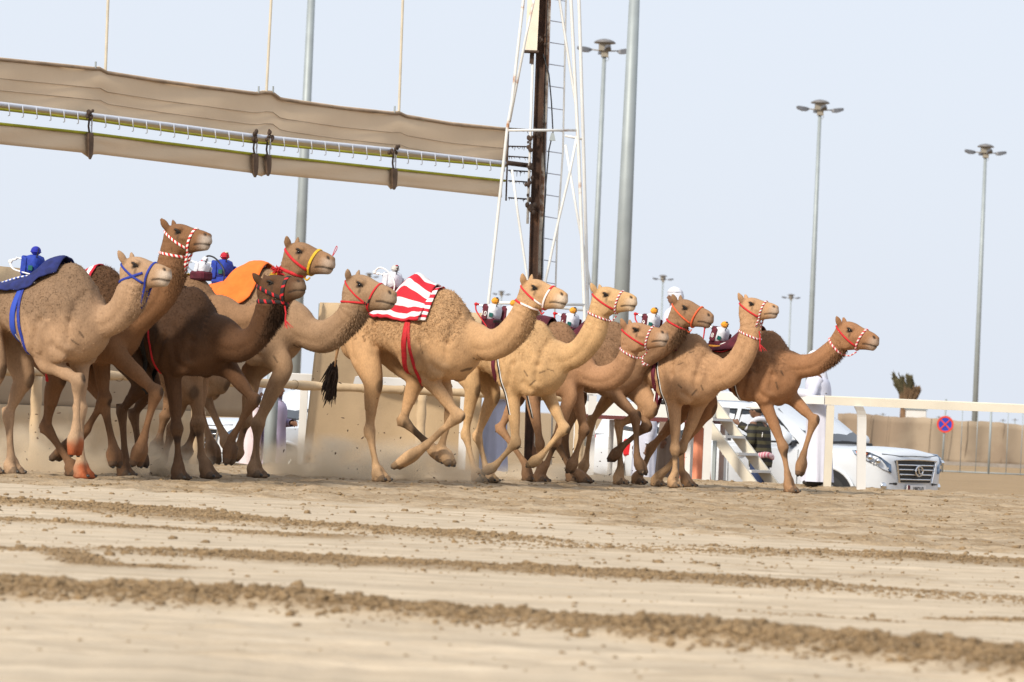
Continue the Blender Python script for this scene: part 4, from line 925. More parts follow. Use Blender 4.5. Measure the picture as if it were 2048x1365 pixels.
# c3: black cloth
r, cm = cloth_thing('c3', 'black cloth with white edge on the darkest camel', BLK, -1.0, -.10, .55, off=.02); girth(cm, BLK, -.40, .030, r); girth(cm, WHT, -.40, .010, r, name='girth_stripe'); girth(cm, RED, -.30, .012, r, lean=-.2)
rope(r, cm, [(-.5, -.15, .03), (-.3, -.2, .03), (-.14, -.12, .03)], .012, RED)
# c4: yellow cloth and bare radio box
r, cm = cloth_thing('c4', 'yellow cloth barely showing behind a brown hump', YELC, -.95, -.07, .5, off=.03); girth(cm, YEL, -.42, .02, r)
robot('c4', 'white robot jockey with long aerial beside the yellow cloth', (402, 556), PWHITE, PWHITE, PWHITE, ('white', STEEL, STEEL), sc=.75, screen=False, antennas=2)
# c5: orange cloth
r, cm = cloth_thing('c5', 'bright orange cloth with patterned band over a hump', ORC, -.80, .02, .95, ph_fn=lambda f: .80 + .55 * math.sin(math.pi * f), off=.022, wave=.022, nx=30, nphi=31, bulge=(.10, -.22, .2)); girth(cm, ORC, -.36, .03, r)
G, N = back_sheet(cm, -.42, .0, .42, nx=10, nphi=9, off=.040, zc=1.5); m = MB(); m.grid_solid(G[:, 4:8], N[:, 4:8], .008); m.al[-1] = np.tile(np.tile(np.linspace(0, .3, 4), 10) + np.repeat(np.linspace(0, .5, 10), 4), 2); m.build('patterned_band', stripe_mat('patterned_band', (.06, .03, .05), (.62, .50, .48), .05), r, smooth=True)
rope(r, cm, [(-.62, -.06, .04), (-.40, -.12, .05), (-.18, -.10, .05)], .008, RED)
G, N = back_sheet(cm, -.82, -.52, .5, nx=8, nphi=9, off=.036); m = MB(); m.grid_solid(G, N, .008); m.build('saddle_pad', MAR, r, smooth=True)
robot('c5', 'blue robot jockey with dark red hood and black whip on the orange cloth', (445, 562), PBLUE, PBLUE, CAPR, ('arc', PBLK, RED), sc=1.12, pitch=.06, dot=mat('cream_dot', (.6, .55, .4), .6), antennas=1)
# plume hanging from the neck cord of the yellow-haltered camel
cm4 = CAMELS['c4']; pl = empty('plume', local_world(cm4, cm4.loc(566, 548, -.12)), 0); tag(pl, 'red and yellow feathery plume tied to a red cord', 'plume')
for nm, mt, c0, sp, n_ in (('red_tuft', RED, np.array([-.06, 0, .03]), .06, 70), ('yellow_tuft', YEL, np.array([-.08, 0, -.03]), .05, 70)):
    m = MB(); g = np.random.default_rng(9)
    for i in range(n_):
        d = g.normal(0, 1, 3); d /= np.linalg.norm(d); a = c0 + d * .01; b = c0 + d * sp * (.7 + .5 * g.random()) + [-.01, 0, 0]; m.tube([a, (a + b) / 2 + g.normal(0, .006, 3), b], [.007, .006, .002], 4)
    m.build(nm, mt, pl)
m = MB(); m.tube(catmull([(-.05, 0, 0), (.0, 0, -.005), (.06, .02, -.04)], 4), .008, 6); m.build('cord', RED, pl)
# c6: striped cloth
r, cm = cloth_thing('c6', 'red and white striped cloth with checked edge on the sandy camel', STRIPE, -1.19, -.10, .9, along_phi=1.36, ph_fn=lambda f: .70 + .32 * f, off=.024, wave=.030, nx=34, nphi=49, bulge=(.24, -.40, .20))
G, N = back_sheet(cm, -.22, -.04, .95, nx=7, nphi=23, off=.042); m = MB(); m.grid_solid(G, N, .01); al = np.tile(np.linspace(0, 1.2, 23), 7); m.al[-1] = np.concatenate([al, al]); m.build('checked_edge', CHECK, r, smooth=True)
girth(cm, RED, -.28, .034, r); girth(cm, RED, -.22, .020, r, lean=-.20)
rope(r, cm, [(-.75, -.02, .05), (-.45, -.12, .05), (-.27, -.2, .04)], .009, PURPLE); rope(r, cm, [(-.27, -.20, .03), (-.24, -.26, .03), (-.29, -.28, .02)], .007, WHT); rope(r, cm, [(-.30, -.1, .05), (-.2, -.16, .06), (-.12, -.1, .06)], .008, WHT)
m = MB(); q = cm.loc(747, 634, -.22); m.tube(catmull([q, q + [-.06, -.02, -.12], q + [-.15, -.03, -.27], q + [-.12, -.04, -.29], q + [-.03, -.02, -.12], q + [.01, 0, .0]], 5), .007, 6); m.build('cord_loop', mat('blue_grey_cord', (.22, .30, .38), .7), r)
m = MB(); m.ell(q + [.0, -.01, .02], (.03, .025, .03)); m.build('knot', PBLK, r)
robot('c6', 'white robot jockey with grey head and red ornaments on the striped cloth', (784, 582), PWHITE, PWHITE, CAPG, ('arc', WHT, WHT), sc=1.02, pitch=.12, dot=CAPR, antennas=2, screen=False)
# c7..c11: maroon cloths with white-vested robots
MCL = {'c7': ('maroon cloth with red bow behind the largest sandy camel', 'yellow-capped white robot jockey numbered 10 on the palest yellow camel', '10'),
       'c8': ('maroon cloth almost hidden behind a pale neck', 'yellow-capped robot jockey of which only the cap shows', '4'),
       'c9': ('maroon cloth with white cords behind the palest yellow neck', 'yellow-capped white robot jockey numbered 6', '6'),
       'c10': ('maroon cloth just below the man in the white headscarf', 'yellow-capped white robot jockey in front of the man in white headscarf', '9'),
       'c11': ('maroon cloth with white and red ropes on the leading reddish camel', 'yellow-capped white robot jockey tilted forward on the leading camel', '8')}
for key, (lb, lr, num) in MCL.items():
    r, cm = cloth_thing(key, lb, MAR, -.98, -.09, .70, off=.022, wave=.020, bulge=(.11, -.32, .17))
    girth(cm, PMAR, -.40, .026, r); girth(cm, WHT, -.415, .008, r, name='girth_stripe'); girth(cm, BLK, -.33, .014, r, lean=-.2); girth(cm, WHT, -.32, .006, r, lean=-.2, name='girth_stripe')
    rope(r, cm, [(-.80, -.10, .03), (-.62, -.16, .03), (-.45, -.18, .03)], .016, mat('amber_strap', (.62, .27, .03), .8), 'strap'); rope(r, cm, [(-.62, -.14, .04), (-.40, -.14, .06), (-.25, -.08, .07)], .009, WHT)
    rope(r, cm, [(-.3, -.06, .05), (-.22, -.14, .05), (-.26, -.2, .03)], .007, WHT); rope(r, cm, [(-.78, -.2, .02), (-.55, -.22, .02), (-.38, -.20, .03)], .009, RED)
    m = MB(); g = np.random.default_rng(4); c0 = np.array([-.22 * cm.k, -.10, back_z(cm, -.22 * cm.k, -.10) + .05])
    for i in range(9):
        d = g.normal(0, 1, 3); d /= np.linalg.norm(d); m.tube(catmull([c0, c0 + d * .035, c0 + d * .05 + g.normal(0, .02, 3), c0 + g.normal(0, .01, 3)], 3), .007, 5)
    m.build('red_bow', RED, r)
    robot(key, lr, {'c7': (983, 645), 'c8': (1020, 648), 'c9': (1139, 662), 'c10': (1301, 663), 'c11': (1436, 693)}[key], PWHITE, PMAR, CAPY, ('red', RED, RED) if key != 'c11' else ('long', RED, RED), number=num, sc=1.05, pitch=.16 if key != 'c11' else .32, dot=PBLK)
# ------------------------------------------------------------------ rails, screens, tower, gate, lamps, wall, cars, people
WPAINT = mat('white_rail_paint', (.62, .62, .61), .45, var=.05, vscale=3, dirt=(.55, .45, .30), dscale=2.2, dthr=.66)
CREAM = mat('cream_rail_paint', (.60, .56, .47), .5, var=.06, vscale=3, dirt=(.50, .33, .17), dscale=4, dthr=.66)
RUSTW = mat('rusty_white_steel', (.66, .67, .66), .5, var=.06, dirt=(.36, .15, .05), dscale=2.4, dthr=.60)
RUST = mat('rusty_brown_steel', (.060, .030, .018), .85, var=.5, vscale=3, dirt=(.13, .062, .03), dscale=3, dthr=.56, bump=.4)
GALV = mat('galvanised_steel', (.29, .33, .345), .55, metal=.25, var=.08, vscale=2.0)
WRAP = mat('beige_wrap', (.50, .375, .235), .9, var=.12, vscale=3, bump=.5, bscale=12)
CANV = mat('beige_canvas', (.52, .385, .235), .92, var=.10, vscale=1.6, bump=.25, bscale=60, dirt=(.46, .34, .21), dscale=1.0, dthr=.52)
CANVD = mat('grey_beige_canvas', (.36, .28, .195), .92, var=.10, vscale=2, bump=.25, bscale=60)
GATEC = mat('gate_canvas', (.64, .505, .355), .92, var=.05, vscale=1.5, bump=.2, bscale=80)
LIME = mat('lime_piping', (.30, .30, .02), .8, var=.2); DKBR = mat('dark_leather', (.05, .03, .02), .8, var=.4)
PIPEW = mat('pale_pipe', (.55, .60, .70), .4, var=.06); CORD = mat('cream_cord', (.55, .50, .40), .8)

def wpath(us, vfun, Yfun): return [at(u, vfun(u), Yfun(u)) for u in us]
# --- beige wrapped rail (nearer) with wrapped posts
br = empty('wrapped_rail', (-4, 45, 0)); tag(br, 'beige cloth-wrapped rail on wrapped posts in front of the canvas screen', 'rail')
def rel(o, P): return np.asarray(P, float) - np.array(o.location)
xs_ = np.arange(-11.0, 1.25, .35); P = np.stack([xs_, rail_y(xs_), np.full(len(xs_), 1.055)], 1); P = catmull(P, 3)
m = MB(); m.tube(rel(br, P), .058 + .006 * np.sin(np.arange(len(P)) * 1.7) + .004 * np.sin(np.arange(len(P)) * .9), 14); m.build('rail_pipe', WRAP, br, smooth=True)
m = MB()
for i in range(2, len(P) - 2, 4):
    t_ = P[i + 1] - P[i]; t_ /= np.linalg.norm(t_); n1 = np.cross(t_, [0, 0, 1.0]); m.tube([rel(br, P[i]) + .0655 * (n1 * math.cos(q) + np.array([0, 0, 1]) * math.sin(q)) + t_ * .02 * math.sin(q) for q in np.linspace(0, 2 * math.pi, 14, endpoint=False)], .004, 5, closed=True)
o = m.build('binding_cords', mat('dark_cord', (.16, .11, .06), .9), br); tag(o, kind='stuff')
for u in (-330, 75, 395, 845, 1162):
    X = None
    for yy in np.linspace(36, 52, 200):
        p = at(u, 780, yy)
        if p[1] >= rail_y(p[0]): X = p; break
    b = rel(br, (X[0], rail_y(X[0]), 0)); m = MB(); zz_ = np.linspace(-.15, 1.0, 14); m.tube([b + [0, 0, z] for z in zz_], .064 + .006 * np.sin(zz_ * 19), 14); m.build('post', WRAP, br, smooth=True)
# --- white rail (farther on the left, at the track edge on the right)
def wy(X): return np.interp(X, [-4, -3, 0, 2.2, 4.2, 14], [50.6, 50.9, 51.2, 50.6, 49.35, 48.6])
wr = empty('white_rail', (1, 50, 0)); tag(wr, 'white square-section track rail on white posts running past the cars', 'rail')
def rail_seg(x0, x1, z0, z1, mt, th=.115, dp=.10, dy=0.0):
    xs = np.linspace(x0, x1, max(2, int((x1 - x0) / .8) + 1)); pts = np.stack([xs, wy(xs) + dy, np.linspace(z0, z1, len(xs))], 1); m = MB(); rg = []
    for p in pts: rg.append([rel(wr, p + np.array([0, b * dp / 2, a * th / 2])) for a, b in ((-1, -1), (-1, 1), (.8, 1), (1, .8), (1, -.8), (.8, -1))])
    m.loft(rg); return m.build('rail_bar', mt, wr)
rail_seg(-3.3, .9, 1.17, 1.17, WPAINT); rail_seg(.9 + .006, 4.19, 1.17, 1.165, WPAINT); rail_seg(4.20, 14.0, 1.165, 1.165, CREAM, th=.12)
def wpost(u, curved=False, wd=.105, mt=WPAINT, dy=.0):
    p = at(u, 880, 50.0); X = p[0]
    for _ in range(3): p = at(u, 880, wy(X)); X = p[0]
    y = wy(X) + dy; m = MB()
    if curved:
        pr = [(X + .04, y + .02, -.4), (X + .01, y + .02, .6), (X, y + .01, .92), (X - .015, y - .02, 1.02), (X - .06, y - .07, 1.10)]; pr = catmull(pr, 4)
        rg = [[rel(wr, q_ + np.array([a * .058, b * .05, 0])) for a, b in ((-1, -1), (1, -1), (1, 1), (-1, 1))] for q_ in pr]; m.loft(rg)
    else: m.box(rel(wr, (X, y, .35)), (wd, .09, 1.5))
    m.build('post', mt, wr)
for u in (604, 925, 1182, 1415): wpost(u)
wpost(1658, wd=.10, mt=CREAM); wpost(1722, True)
# thin inner posts of the stand next to the rail
for u, wd in ((1222, .055), (1302, .06), (1148, .05)):
    pass
# --- canvas screens
def screen(label, uA, uB, vtop, zs, off, mt, name='canvas_screen', slant=0.0, n=60, wav=.03):
    """upright cloth along the rail line, off metres behind it; uA/uB photo columns of its ends"""
    def xat(u):
        X = -3.0
        for _ in range(8): X = at(u, 700, rail_y(X) + off)[0]
        return X
    xa, xb = xat(uA), xat(uB); xs = np.linspace(xa, xb, n); zz = np.linspace(zs[0], zs[1], 14); G = np.zeros((n, 14, 3)); N = np.zeros((n, 14, 3))
    r = empty(name, (float(xs.mean()), float(rail_y(xs.mean()) + off), 0)); tag(r, label, 'screen')
    for i, x in enumerate(xs):
        for j, z in enumerate(zz):
            f = i / (n - 1); sl_ = slant * (1 - f) * (1 - (z - zs[0]) / (zs[1] - zs[0]))
            y = rail_y(x) + off + wav * math.sin(x * 3.1 + .6 * math.sin(z * 2)) + .4 * wav * math.sin(x * 7.7 + z)
            sag = .02 * math.sin(x * 2.2) if j == 13 else 0
            G[i, j] = rel(r, (x + sl_, y, z + sag)); N[i, j] = (0, -1, 0)
    m = MB(); m.grid_solid(G, N, .012); m.build('sheet', mt, r, smooth=True); 
    for i in range(0, n, 15):
        m = MB(); b = rel(r, (xs[i], rail_y(xs[i]) + off + .17, 0)); m.rod(b + [0, 0, -.5], b + [0, 0, zs[1] + .0], .03, 10); m.build('post', GALV, r)
    return r, G
r, _ = screen('tall beige canvas screen behind the leftmost camels', -420, 497, 560, (.60, 2.26), 1.5, CANVD)
m = MB(); xs = np.linspace(-14, -3.9, 50); G = np.array([[rel(r, (x, rail_y(x) + 1.40 + .03 * math.sin(x * 4), z)) for z in (-.2, .2, .45, .66)] for x in xs]); m.grid_solid(G, np.broadcast_to(np.array([0, -1.0, 0]), G.shape), .012); m.build('lower_skirt', CANV, r, smooth=True)
m = MB(); G = np.array([[rel(r, (x, rail_y(x) + 1.44 + .02 * math.sin(x * 3.1), z)) for z in (1.62, 1.9, 2.27)] for x in xs]); m.grid_solid(G, np.broadcast_to(np.array([0, -1.0, 0]), G.shape), .012); m.build('top_band', CANV, r, smooth=True)
r, _ = screen('beige canvas screen with slanting left edge behind the striped-cloth camel', 636, 968, 605, (-.25, 2.20), 1.75, CANV, slant=-.16, wav=.04)
# --- grey pipe post in the gap
g = empty('pipe_post', at(538, 930, 52.0)); g.location.z = 0; tag(g, 'thick grey steel pipe post in the gap between the canvas screens', 'post')
m = MB(); m.tube([(0, 0, -.3), (0, 0, .5), (.01, 0, 1.75)], .088, 18); m.build('pipe', GALV, g, smooth=True); m = MB(); m.rod((0.01, 0, 1.75), (.01, 0, 1.79), .094, 18); m.build('cap', GALV, g)
# --- lifted starting gate: plane through the tower end and the near left end
GA, GB = at(1015, 300, 52.5), at(0, 200, 45.4); gd = GB - GA; gd[2] = 0; gd /= np.linalg.norm(gd); gn = np.array([-gd[1], gd[0], 0])
if gn[1] > 0: gn = -gn
gp = lambda u, v, off=0.0: onplane(u, v, GA + gn * off, gn)
gate = empty('starting_gate', (float(GA[0]), float(GA[1]), 3.8)); tag(gate, 'raised starting gate of two brown canvas strips hanging from a pale pipe', 'gate')
def lin(tab): U = [a for a, b in tab]; Vv = [b for a, b in tab]; return lambda u: float(np.interp(u, U, Vv))
TOPe = lin([(-700, 50), (-400, 72), (0, 115), (130, 128), (188, 134), (198, 133), (215, 142), (330, 160), (512, 184), (526, 181), (545, 182), (562, 195), (680, 212), (782, 223), (798, 222), (812, 229), (900, 244), (1017, 256)])
MIDe = lin([(-700, 150), (-400, 180), (0, 219), (180, 240), (340, 263), (505, 285), (800, 315), (1015, 334)])
PIPe = lin([(-700, 138), (-400, 166), (0, 208), (165, 228), (340, 250), (505, 272), (785, 300), (1015, 327)])
LTe = lin([(-700, 176), (-400, 206), (0, 247), (170, 265), (510, 308), (790, 338), (1010, 361)]); LBe = lin([(-700, 214), (-400, 246), (0, 289), (165, 306), (178, 316), (190, 308), (500, 346), (505, 355), (515, 347), (520, 357), (530, 348), (778, 372), (783, 381), (792, 372), (1012, 396)])
us = np.unique(np.concatenate([np.arange(-700, 1018, 12), [188, 198, 215, 512, 526, 545, 562, 782, 798, 812, 1016]]))
def strip(name, hi, lo, off, nz=10, us=us):
    G = np.zeros((len(us), nz, 3)); N = np.zeros_like(G)
    for i, u in enumerate(us):
        for j, f in enumerate(np.linspace(0, 1, nz)):
            v = hi(u) * (1 - f) + lo(u) * f; o_ = off + .012 * math.sin(f * math.pi) + .012 * math.sin(u * .03 + 5 * f) + .02 * math.exp(-((u - 200) / 25.) ** 2) * math.sin(f * 9) + .02 * math.exp(-((u - 800) / 30.) ** 2) * math.sin(f * 7)
            G[i, j] = rel(gate, gp(u, v, o_)); N[i, j] = gn
    m = MB(); m.grid_solid(G, N, .010); return m.build(name, GATEC, gate, smooth=True)
strip('upper_canvas', TOPe, MIDe, 0.0); strip('lower_canvas', LTe, LBe, .0, 6, us[us <= 1012])
def along_tube(name, fn, off, rad, mt, u0=-700, u1=1015, step=15, seg=8):
    m = MB(); m.tube([rel(gate, gp(u, fn(u), off)) for u in np.arange(u0, u1 + 1, step)], rad, seg); return m.build(name, mt, gate, smooth=True)
along_tube('pipe', PIPe, .08, .028, PIPEW); along_tube('piping', MIDe, .02, .016, LIME); along_tube('piping', lambda u: LTe(u) + 1, .02, .018, LIME, u1=1010)
along_tube('top_hem', lambda u: TOPe(u) + 4, .02, .022, mat('hem_brown', (.30, .22, .15), .9, var=.3, vscale=5), seg=6)
for dv in (42, 66): along_tube('seam', lambda u, dv=dv: TOPe(u) + dv, .022, .006, mat('seam_grey', (.40, .31, .225), .9), seg=5)
for u in np.arange(-120, 1010, 27.5):
    m = MB(); m.tube(catmull([rel(gate, gp(u, PIPe(u) - 2, .12)), rel(gate, gp(u + 1, PIPe(u) + 8, .13)), rel(gate, gp(u + 2, MIDe(u) + 9, .09)), rel(gate, gp(u - 1, MIDe(u) + 11, .06))], 3), .006, 5); m.build('hook', PIPEW, gate)
for uc, two in ((180, False), (510, True), (788, False)):
    for du in ((0,) if not two else (0, 26)):
        u = uc + du; m = MB(); g_ = np.random.default_rng(int(u))
        for i in range(9): m.ell(rel(gate, gp(u + g_.normal(0, 4), PIPe(u) + g_.normal(0, 7), .12 + .02 * g_.random())), np.array([.022, .022, .03]) * (.7 + .6 * g_.random()), 8, 6)
        m.build('strap_buckle', DKBR, gate, smooth=True)
        m = MB(); m.tube([rel(gate, gp(u - 1, MIDe(u) - 4, .06)), rel(gate, gp(u - 3, (MIDe(u) + LTe(u)) / 2, .07)), rel(gate, gp(u - 1, LTe(u) + 2, .05))], .022, 8, flat=.5); m.build('hanger_strap', DKBR, gate)
        m = MB(); m.tube([rel(gate, gp(u + 4, MIDe(u) - 4, .06)), rel(gate, gp(u + 3, LTe(u) + 2, .05))], .010, 6); m.build('hanger_cord', PIPEW, gate)
        m = MB(); rg = []
        for f, w_ in ((0, 7), (.25, 7.5), (.6, 7), (.9, 5.5), (1.05, 2)):
            v = LTe(u) * (1 - f) + (LBe(u) + 2) * f; rg.append([rel(gate, gp(u + a * w_ * 1.0, v, .05 + b)) for a, b in ((-1, 0), (-.3, .04), (.4, .03), (1, 0), (.5, -.06), (-.5, -.06))])
        m.loft(rg); m.build('folded_end', mat('brown_fold', (.11, .07, .045), .9, var=.4, vscale=8), gate)
for u in (191, 517, 546, 789, 1017):
    m = MB(); m.rod(rel(gate, gp(u, TOPe(u) + 4, .03)), rel(gate, gp(u + .5, TOPe(u) - 10, .03)), .012, 6); m.build('pin', GALV, gate)
m = MB(); m.rod(rel(gate, gp(1017, 256, .02)), rel(gate, gp(1012, 402, .02)), .012, 8); m.build('end_bar', DKBR, gate)
m = MB(); m.rod(rel(gate, gp(1013, 326, .06)), rel(gate, gp(1068, 333, .02)), .035, 8); m.build('end_link', DKBR, gate)
for v0, v1 in ((257, 260), (293, 294), (313, 316), (341, 344), (362, 365), (396, 399)):
    m = MB(); g_ = np.random.default_rng(v0); a, b = rel(gate, gp(1017, v0, .02)), rel(gate, gp(1062, v1, .02)); m.rod(a, b, .010, 6)
    for f in np.linspace(.05, .95, 12): c = a * (1 - f) + b * f; m.rod(c, c + g_.normal(0, .02, 3) + [0, 0, -.03], .007, 4, .002)
    m.build('spring_chain', DKBR, gate)
for u0, v0, u1 in ((211, 142, 216), (533, 184, 541), (798, 223, 804)):
    m = MB(); m.rod(rel(gate, gp(u0, v0, .01)), rel(gate, gp(u1 + (u1 - u0) * 1.2, -160, .01)), .018, 8); m.build('hanging_cable', CORD, gate)
# --- tower with guide column and ladder
tw = empty('gate_tower', (0.30, 53, 0)); tag(tw, 'rusty white lattice tower with brown guide column and ladder', 'tower')
def bar(pts, Y, rad, mt=RUSTW, name='strut', seg=10):
    rad = rad * .62; m = MB(); Ys = Y if isinstance(Y, (list, tuple)) else [Y] * len(pts); m.tube([rel(tw, at(u, v, y)) for (u, v), y in zip(pts, Ys)], rad, seg); return m.build(name, mt, tw, smooth=True)
YC = 52.7
def prism(pts, w, d, mt, name, Y=YC):
    m = MB(); rg = []
    for u, v in pts:
        c = rel(tw, at(u, v, Y)); rg.append([c + np.array([a * w / 2, b * d / 2, 0]) for a, b in ((-1, -1), (1, -1), (1, 1), (-1, 1))])
    m.loft(rg); return m.build(name, mt, tw)
COLP = [(1089, -130), (1084, 0), (1067, 480), (1062, 700), (1056, 935)]
sh = lambda P, d: [(u + d, v) for u, v in P]
prism(sh(COLP, -7), .020, .16, RUST, 'column_flange'); prism(sh(COLP, 1), .10, .05, RUST, 'column_web'); prism(sh(COLP, 9), .020, .17, RUST, 'column_flange')
prism(sh(COLP, 14), .055, .10, mat('rust_streaked_white', (.66, .60, .50), .6, var=.15, dirt=(.20, .10, .05), dscale=2.6, dthr=.45), 'column_cladding', YC + .03)
prism([(1071, -130), (1067, 0), (1062, 102)], .17, .15, mat('ivory_box', (.72, .66, .54), .6, var=.06), 'guide_box', YC - .15); prism([(1062, 102), (1062, 106)], .22, .19, DKBR, 'guide_box_plate', YC - .15)
bar([(1066, 106), (1060, 300), (1055, 448)], YC - .12, .030, WPAINT, 'guide_pipe'); prism([(1064, 106), (1063, 128)], .06, .06, DKBR, 'pulley', YC - .12)
for u, v in ((1083, 82), (1073, 268), (1059, 275), (1060, 300), (1058, 330), (1066, 415), (1058, 408), (1060, 365)):
    m = MB(); g_ = np.random.default_rng(v)
    for i in range(6): m.ell(rel(tw, at(u + g_.normal(0, 4), v + g_.normal(0, 7), YC - .16)), np.array([.022, .02, .03]) * (.7 + .7 * g_.random()), 8, 6)
    m.build('bracket', DKBR, tw, smooth=True)
bar([(1086, 108), (1098, 150), (1103, 205), (1106, 265), (1098, 300), (1091, 380), (1085, 470), (1083, 560)], YC - .1, .016, PBLK, 'cable', 7); bar([(1096, -60), (1093, 60), (1089, 200), (1088, 300), (1092, 380), (1086, 470), (1084, 556)], YC - .05, .014, PBLK, 'cable', 7)
m = MB(); c = rel(tw, at(1105, 272, YC - .1)); m.loft([[c + np.array([a * w_, b * w_ * .6, z]) for a, b in ((-1, -1), (1, -1), (1, 1), (-1, 1))] for z, w_ in ((.04, .02), (-.07, .045))]); m.build('horn', GALV, tw)
bar([(1105, -130), (1100, 0), (1091, 300), (1086, 500), (1083, 620), (1076, 930)], YC + .25, .028, PIPEW, 'ladder_stile'); bar([(1136, -130), (1132, 0), (1126, 300), (1114, 480), (1110, 620), (1102, 930)], YC + .30, .022, RUSTW, 'ladder_stile')
for i in range(17):
    v = -2 + 43.5 * i; f = lambda tab, v: float(np.interp(v, [b for a, b in tab], [a for a, b in tab]))
    a, b = f([(1100, 0), (1091, 300), (1086, 500), (1076, 930)], v), f([(1132, 0), (1126, 300), (1114, 480), (1102, 930)], v)
    bar([(a, v), (b, v + 5)], [YC + .25, YC + .30], .012, PIPEW, 'rung', 6)
bar([(1058, -130), (1047, 0), (1024, 204), (1015, 254), (999, 400), (979, 586), (942, 925)], 52.0, .036); bar([(1068, 0), (1053, 68), (1019, 245)], 52.0, .030); bar([(1024, 340), (1036, 430), (1053, 545), (1064, 640)], 52.1, .028)
bar([(1150, -130), (1158, 0), (1166, 260), (1176, 620), (1182, 930)], 54.0, .040); bar([(1134, -130), (1142, 0), (1158, 318), (1169, 620), (1176, 930)], 52.6, .040)
bar([(1108, -60), (1119, 0), (1153, 218), (1158, 300)], 52.6, .030); bar([(1154, 272), (1140, 345), (1115, 450), (1092, 558), (1080, 625)], 52.6, .030); bar([(1131, 290), (1158, 450), (1185, 592), (1192, 640)], 54.0, .030)
bar([(1016, 261), (1153, 261)], [52.0, 52.6], .030); bar([(1130, 272), (1167, 279)], 54.0, .028); bar([(985, 606), (1170, 610)], [52.0, 52.6], .034); bar([(1100, 614), (1178, 622)], 54.0, .03)
# --- lamp posts
def lamp(u, vtop, Y, H=18.5, head=True, rad=.16, group='tall lamp posts', label='', uroll=None, z0=-DROP):
    b = at(u, vtop, Y); r = empty('lamp_post', (float(b[0]), float(b[1]), z0)); h = b[2] - z0; tag(r, label, 'lamp post', group)
    m = MB(); m.tube([(0, 0, 0), (0, 0, h * .5), (0, 0, h)], [rad, rad * .82, rad * .55], 16); m.build('pole', GALV, r, smooth=True)
    if head:
        lampm = mat('lamp_housing', (.11, .115, .13), .5, metal=.3); bodym = mat('lamp_body_beige', (.27, .245, .20), .6)
        m = MB(); m.loft([[(r_ * math.cos(q), r_ * math.sin(q), h + z) for q in np.linspace(0, 2 * math.pi, 20, endpoint=False)] for z, r_ in ((.40, .50), (.42, .53), (.50, .46), (.57, .30), (.62, .06))]); m.build('dome', mat('dome_grey', (.15, .145, .145), .5), r, smooth=True)
        m = MB(); m.box((0, 0, h + .22), (.56, .56, .36)); m.build('lamp_body', bodym, r); m = MB(); m.box((0.02, 0, h - .10), (.34, .34, .30)); m.build('gear_box', bodym, r)
        m = MB(); m.tube([(.12 + .09 * math.cos(q), 0, h - .31 + .13 * math.sin(q)) for q in np.linspace(0, 6.28, 12, endpoint=False)], .014, 5, closed=True); m.build('lifting_ring', GALV, r)
        for a in (.12, .12 + math.pi / 2, .12 + math.pi, .12 + 1.5 * math.pi):
            c, s = math.cos(a), math.sin(a); m = MB(); m.rod((c * .2, s * .2, h + .04), (c * .95, s * .95, h + .10), .03, 8); l_ = m.build('arm', bodym, r)
            m = MB(); rg = [[(c * d_ - s * y_, s * d_ + c * y_, h + zz_) for y_, zz_ in ((-w_, lo), (w_, lo), (w_ * .7, hi), (-w_ * .7, hi))] for d_, w_, lo, hi in ((.62, .06, .02, .10), (.75, .15, -.06, .15), (1.0, .17, -.05, .19), (1.25, .14, .04, .21), (1.32, .06, .10, .18))]; m.loft(rg); m.build('floodlight', lampm, l_)
    return r
lamp(1640, 222, 203, label='tall lamp post with floodlight crown behind the leading camel', rad=.17)
lamp(1971, 308, 228, label='tall lamp post rising behind the railing near the round blue sign', rad=.18)
lamp(1209, 104, 176, label='tall lamp post with floodlight crown beside the lattice tower', rad=.17)
lamp(1274, -120, 98, head=False, rad=.235, label='thickest grey pole, its top out of the picture, right of the lattice tower')
lamp(628, -120, 142, head=False, rad=.24, label='grey pole rising behind the canvas gate strips')
lamp(1326, 560, 460, label='distant lamp post above the man in the white headscarf', group='distant lamp posts'); lamp(1582, 597, 514, label='distant lamp post between the two right camels', group='distant lamp posts')
lamp(738, 555, 497, label='distant lamp post above the fawn camel with red halter', group='distant lamp posts'); lamp(1003, 590, 544, label='distant lamp post left of the lattice tower', group='distant lamp posts')
for (u, v), lb_ in zip(((1752, 832), (1766, 830), (1895, 835), (1878, 836), (2006, 842), (2030, 841)), ('between the curved rail post and the palm', 'just left of the short palm', 'right of the round sign', 'left of the round sign', 'right of the thick railing upright', 'beside the last thin uprights')):
    lamp(u, v, 1500, label='tiny far lamp post over the canvas wall, ' + lb_, group='far lamp posts on the horizon', rad=.4)
# --- canvas-covered wall on the right, railing, sign
wl = empty('canvas_wall', (20, 150, -DROP)); tag(wl, 'long wall covered with brown sandy canvas behind the railing', 'wall')
def wallpt(u, vt): return at(u, vt, 167.0)
m = MB(); usw = np.linspace(1676, 2700, 90); G = np.zeros((90, 8, 3)); N = np.zeros_like(G)
for i, u in enumerate(usw):
    top = at(u, 826 + (u - 1676) * .062 + 1.2 * math.sin(u * .05) + .8 * math.sin(u * .21), 160 + (u - 1676) * .004)
    for j, f in enumerate(np.linspace(0, 1, 8)): G[i, j] = rel(wl, (top[0], top[1] + .10 * math.sin(u * .09) + .05 * math.sin(u * .23 + f * 3), -DROP + (top[2] + DROP) * f)); N[i, j] = (0, -1, 0)
m.grid_solid(G, N, .05); m.build('sheet', mat('wall_canvas', (.34, .27, .195), .95, var=.16, vscale=.35, bump=.3, bscale=4, dirt=(.275, .21, .15), dscale=.25, dthr=.5), wl, smooth=True)
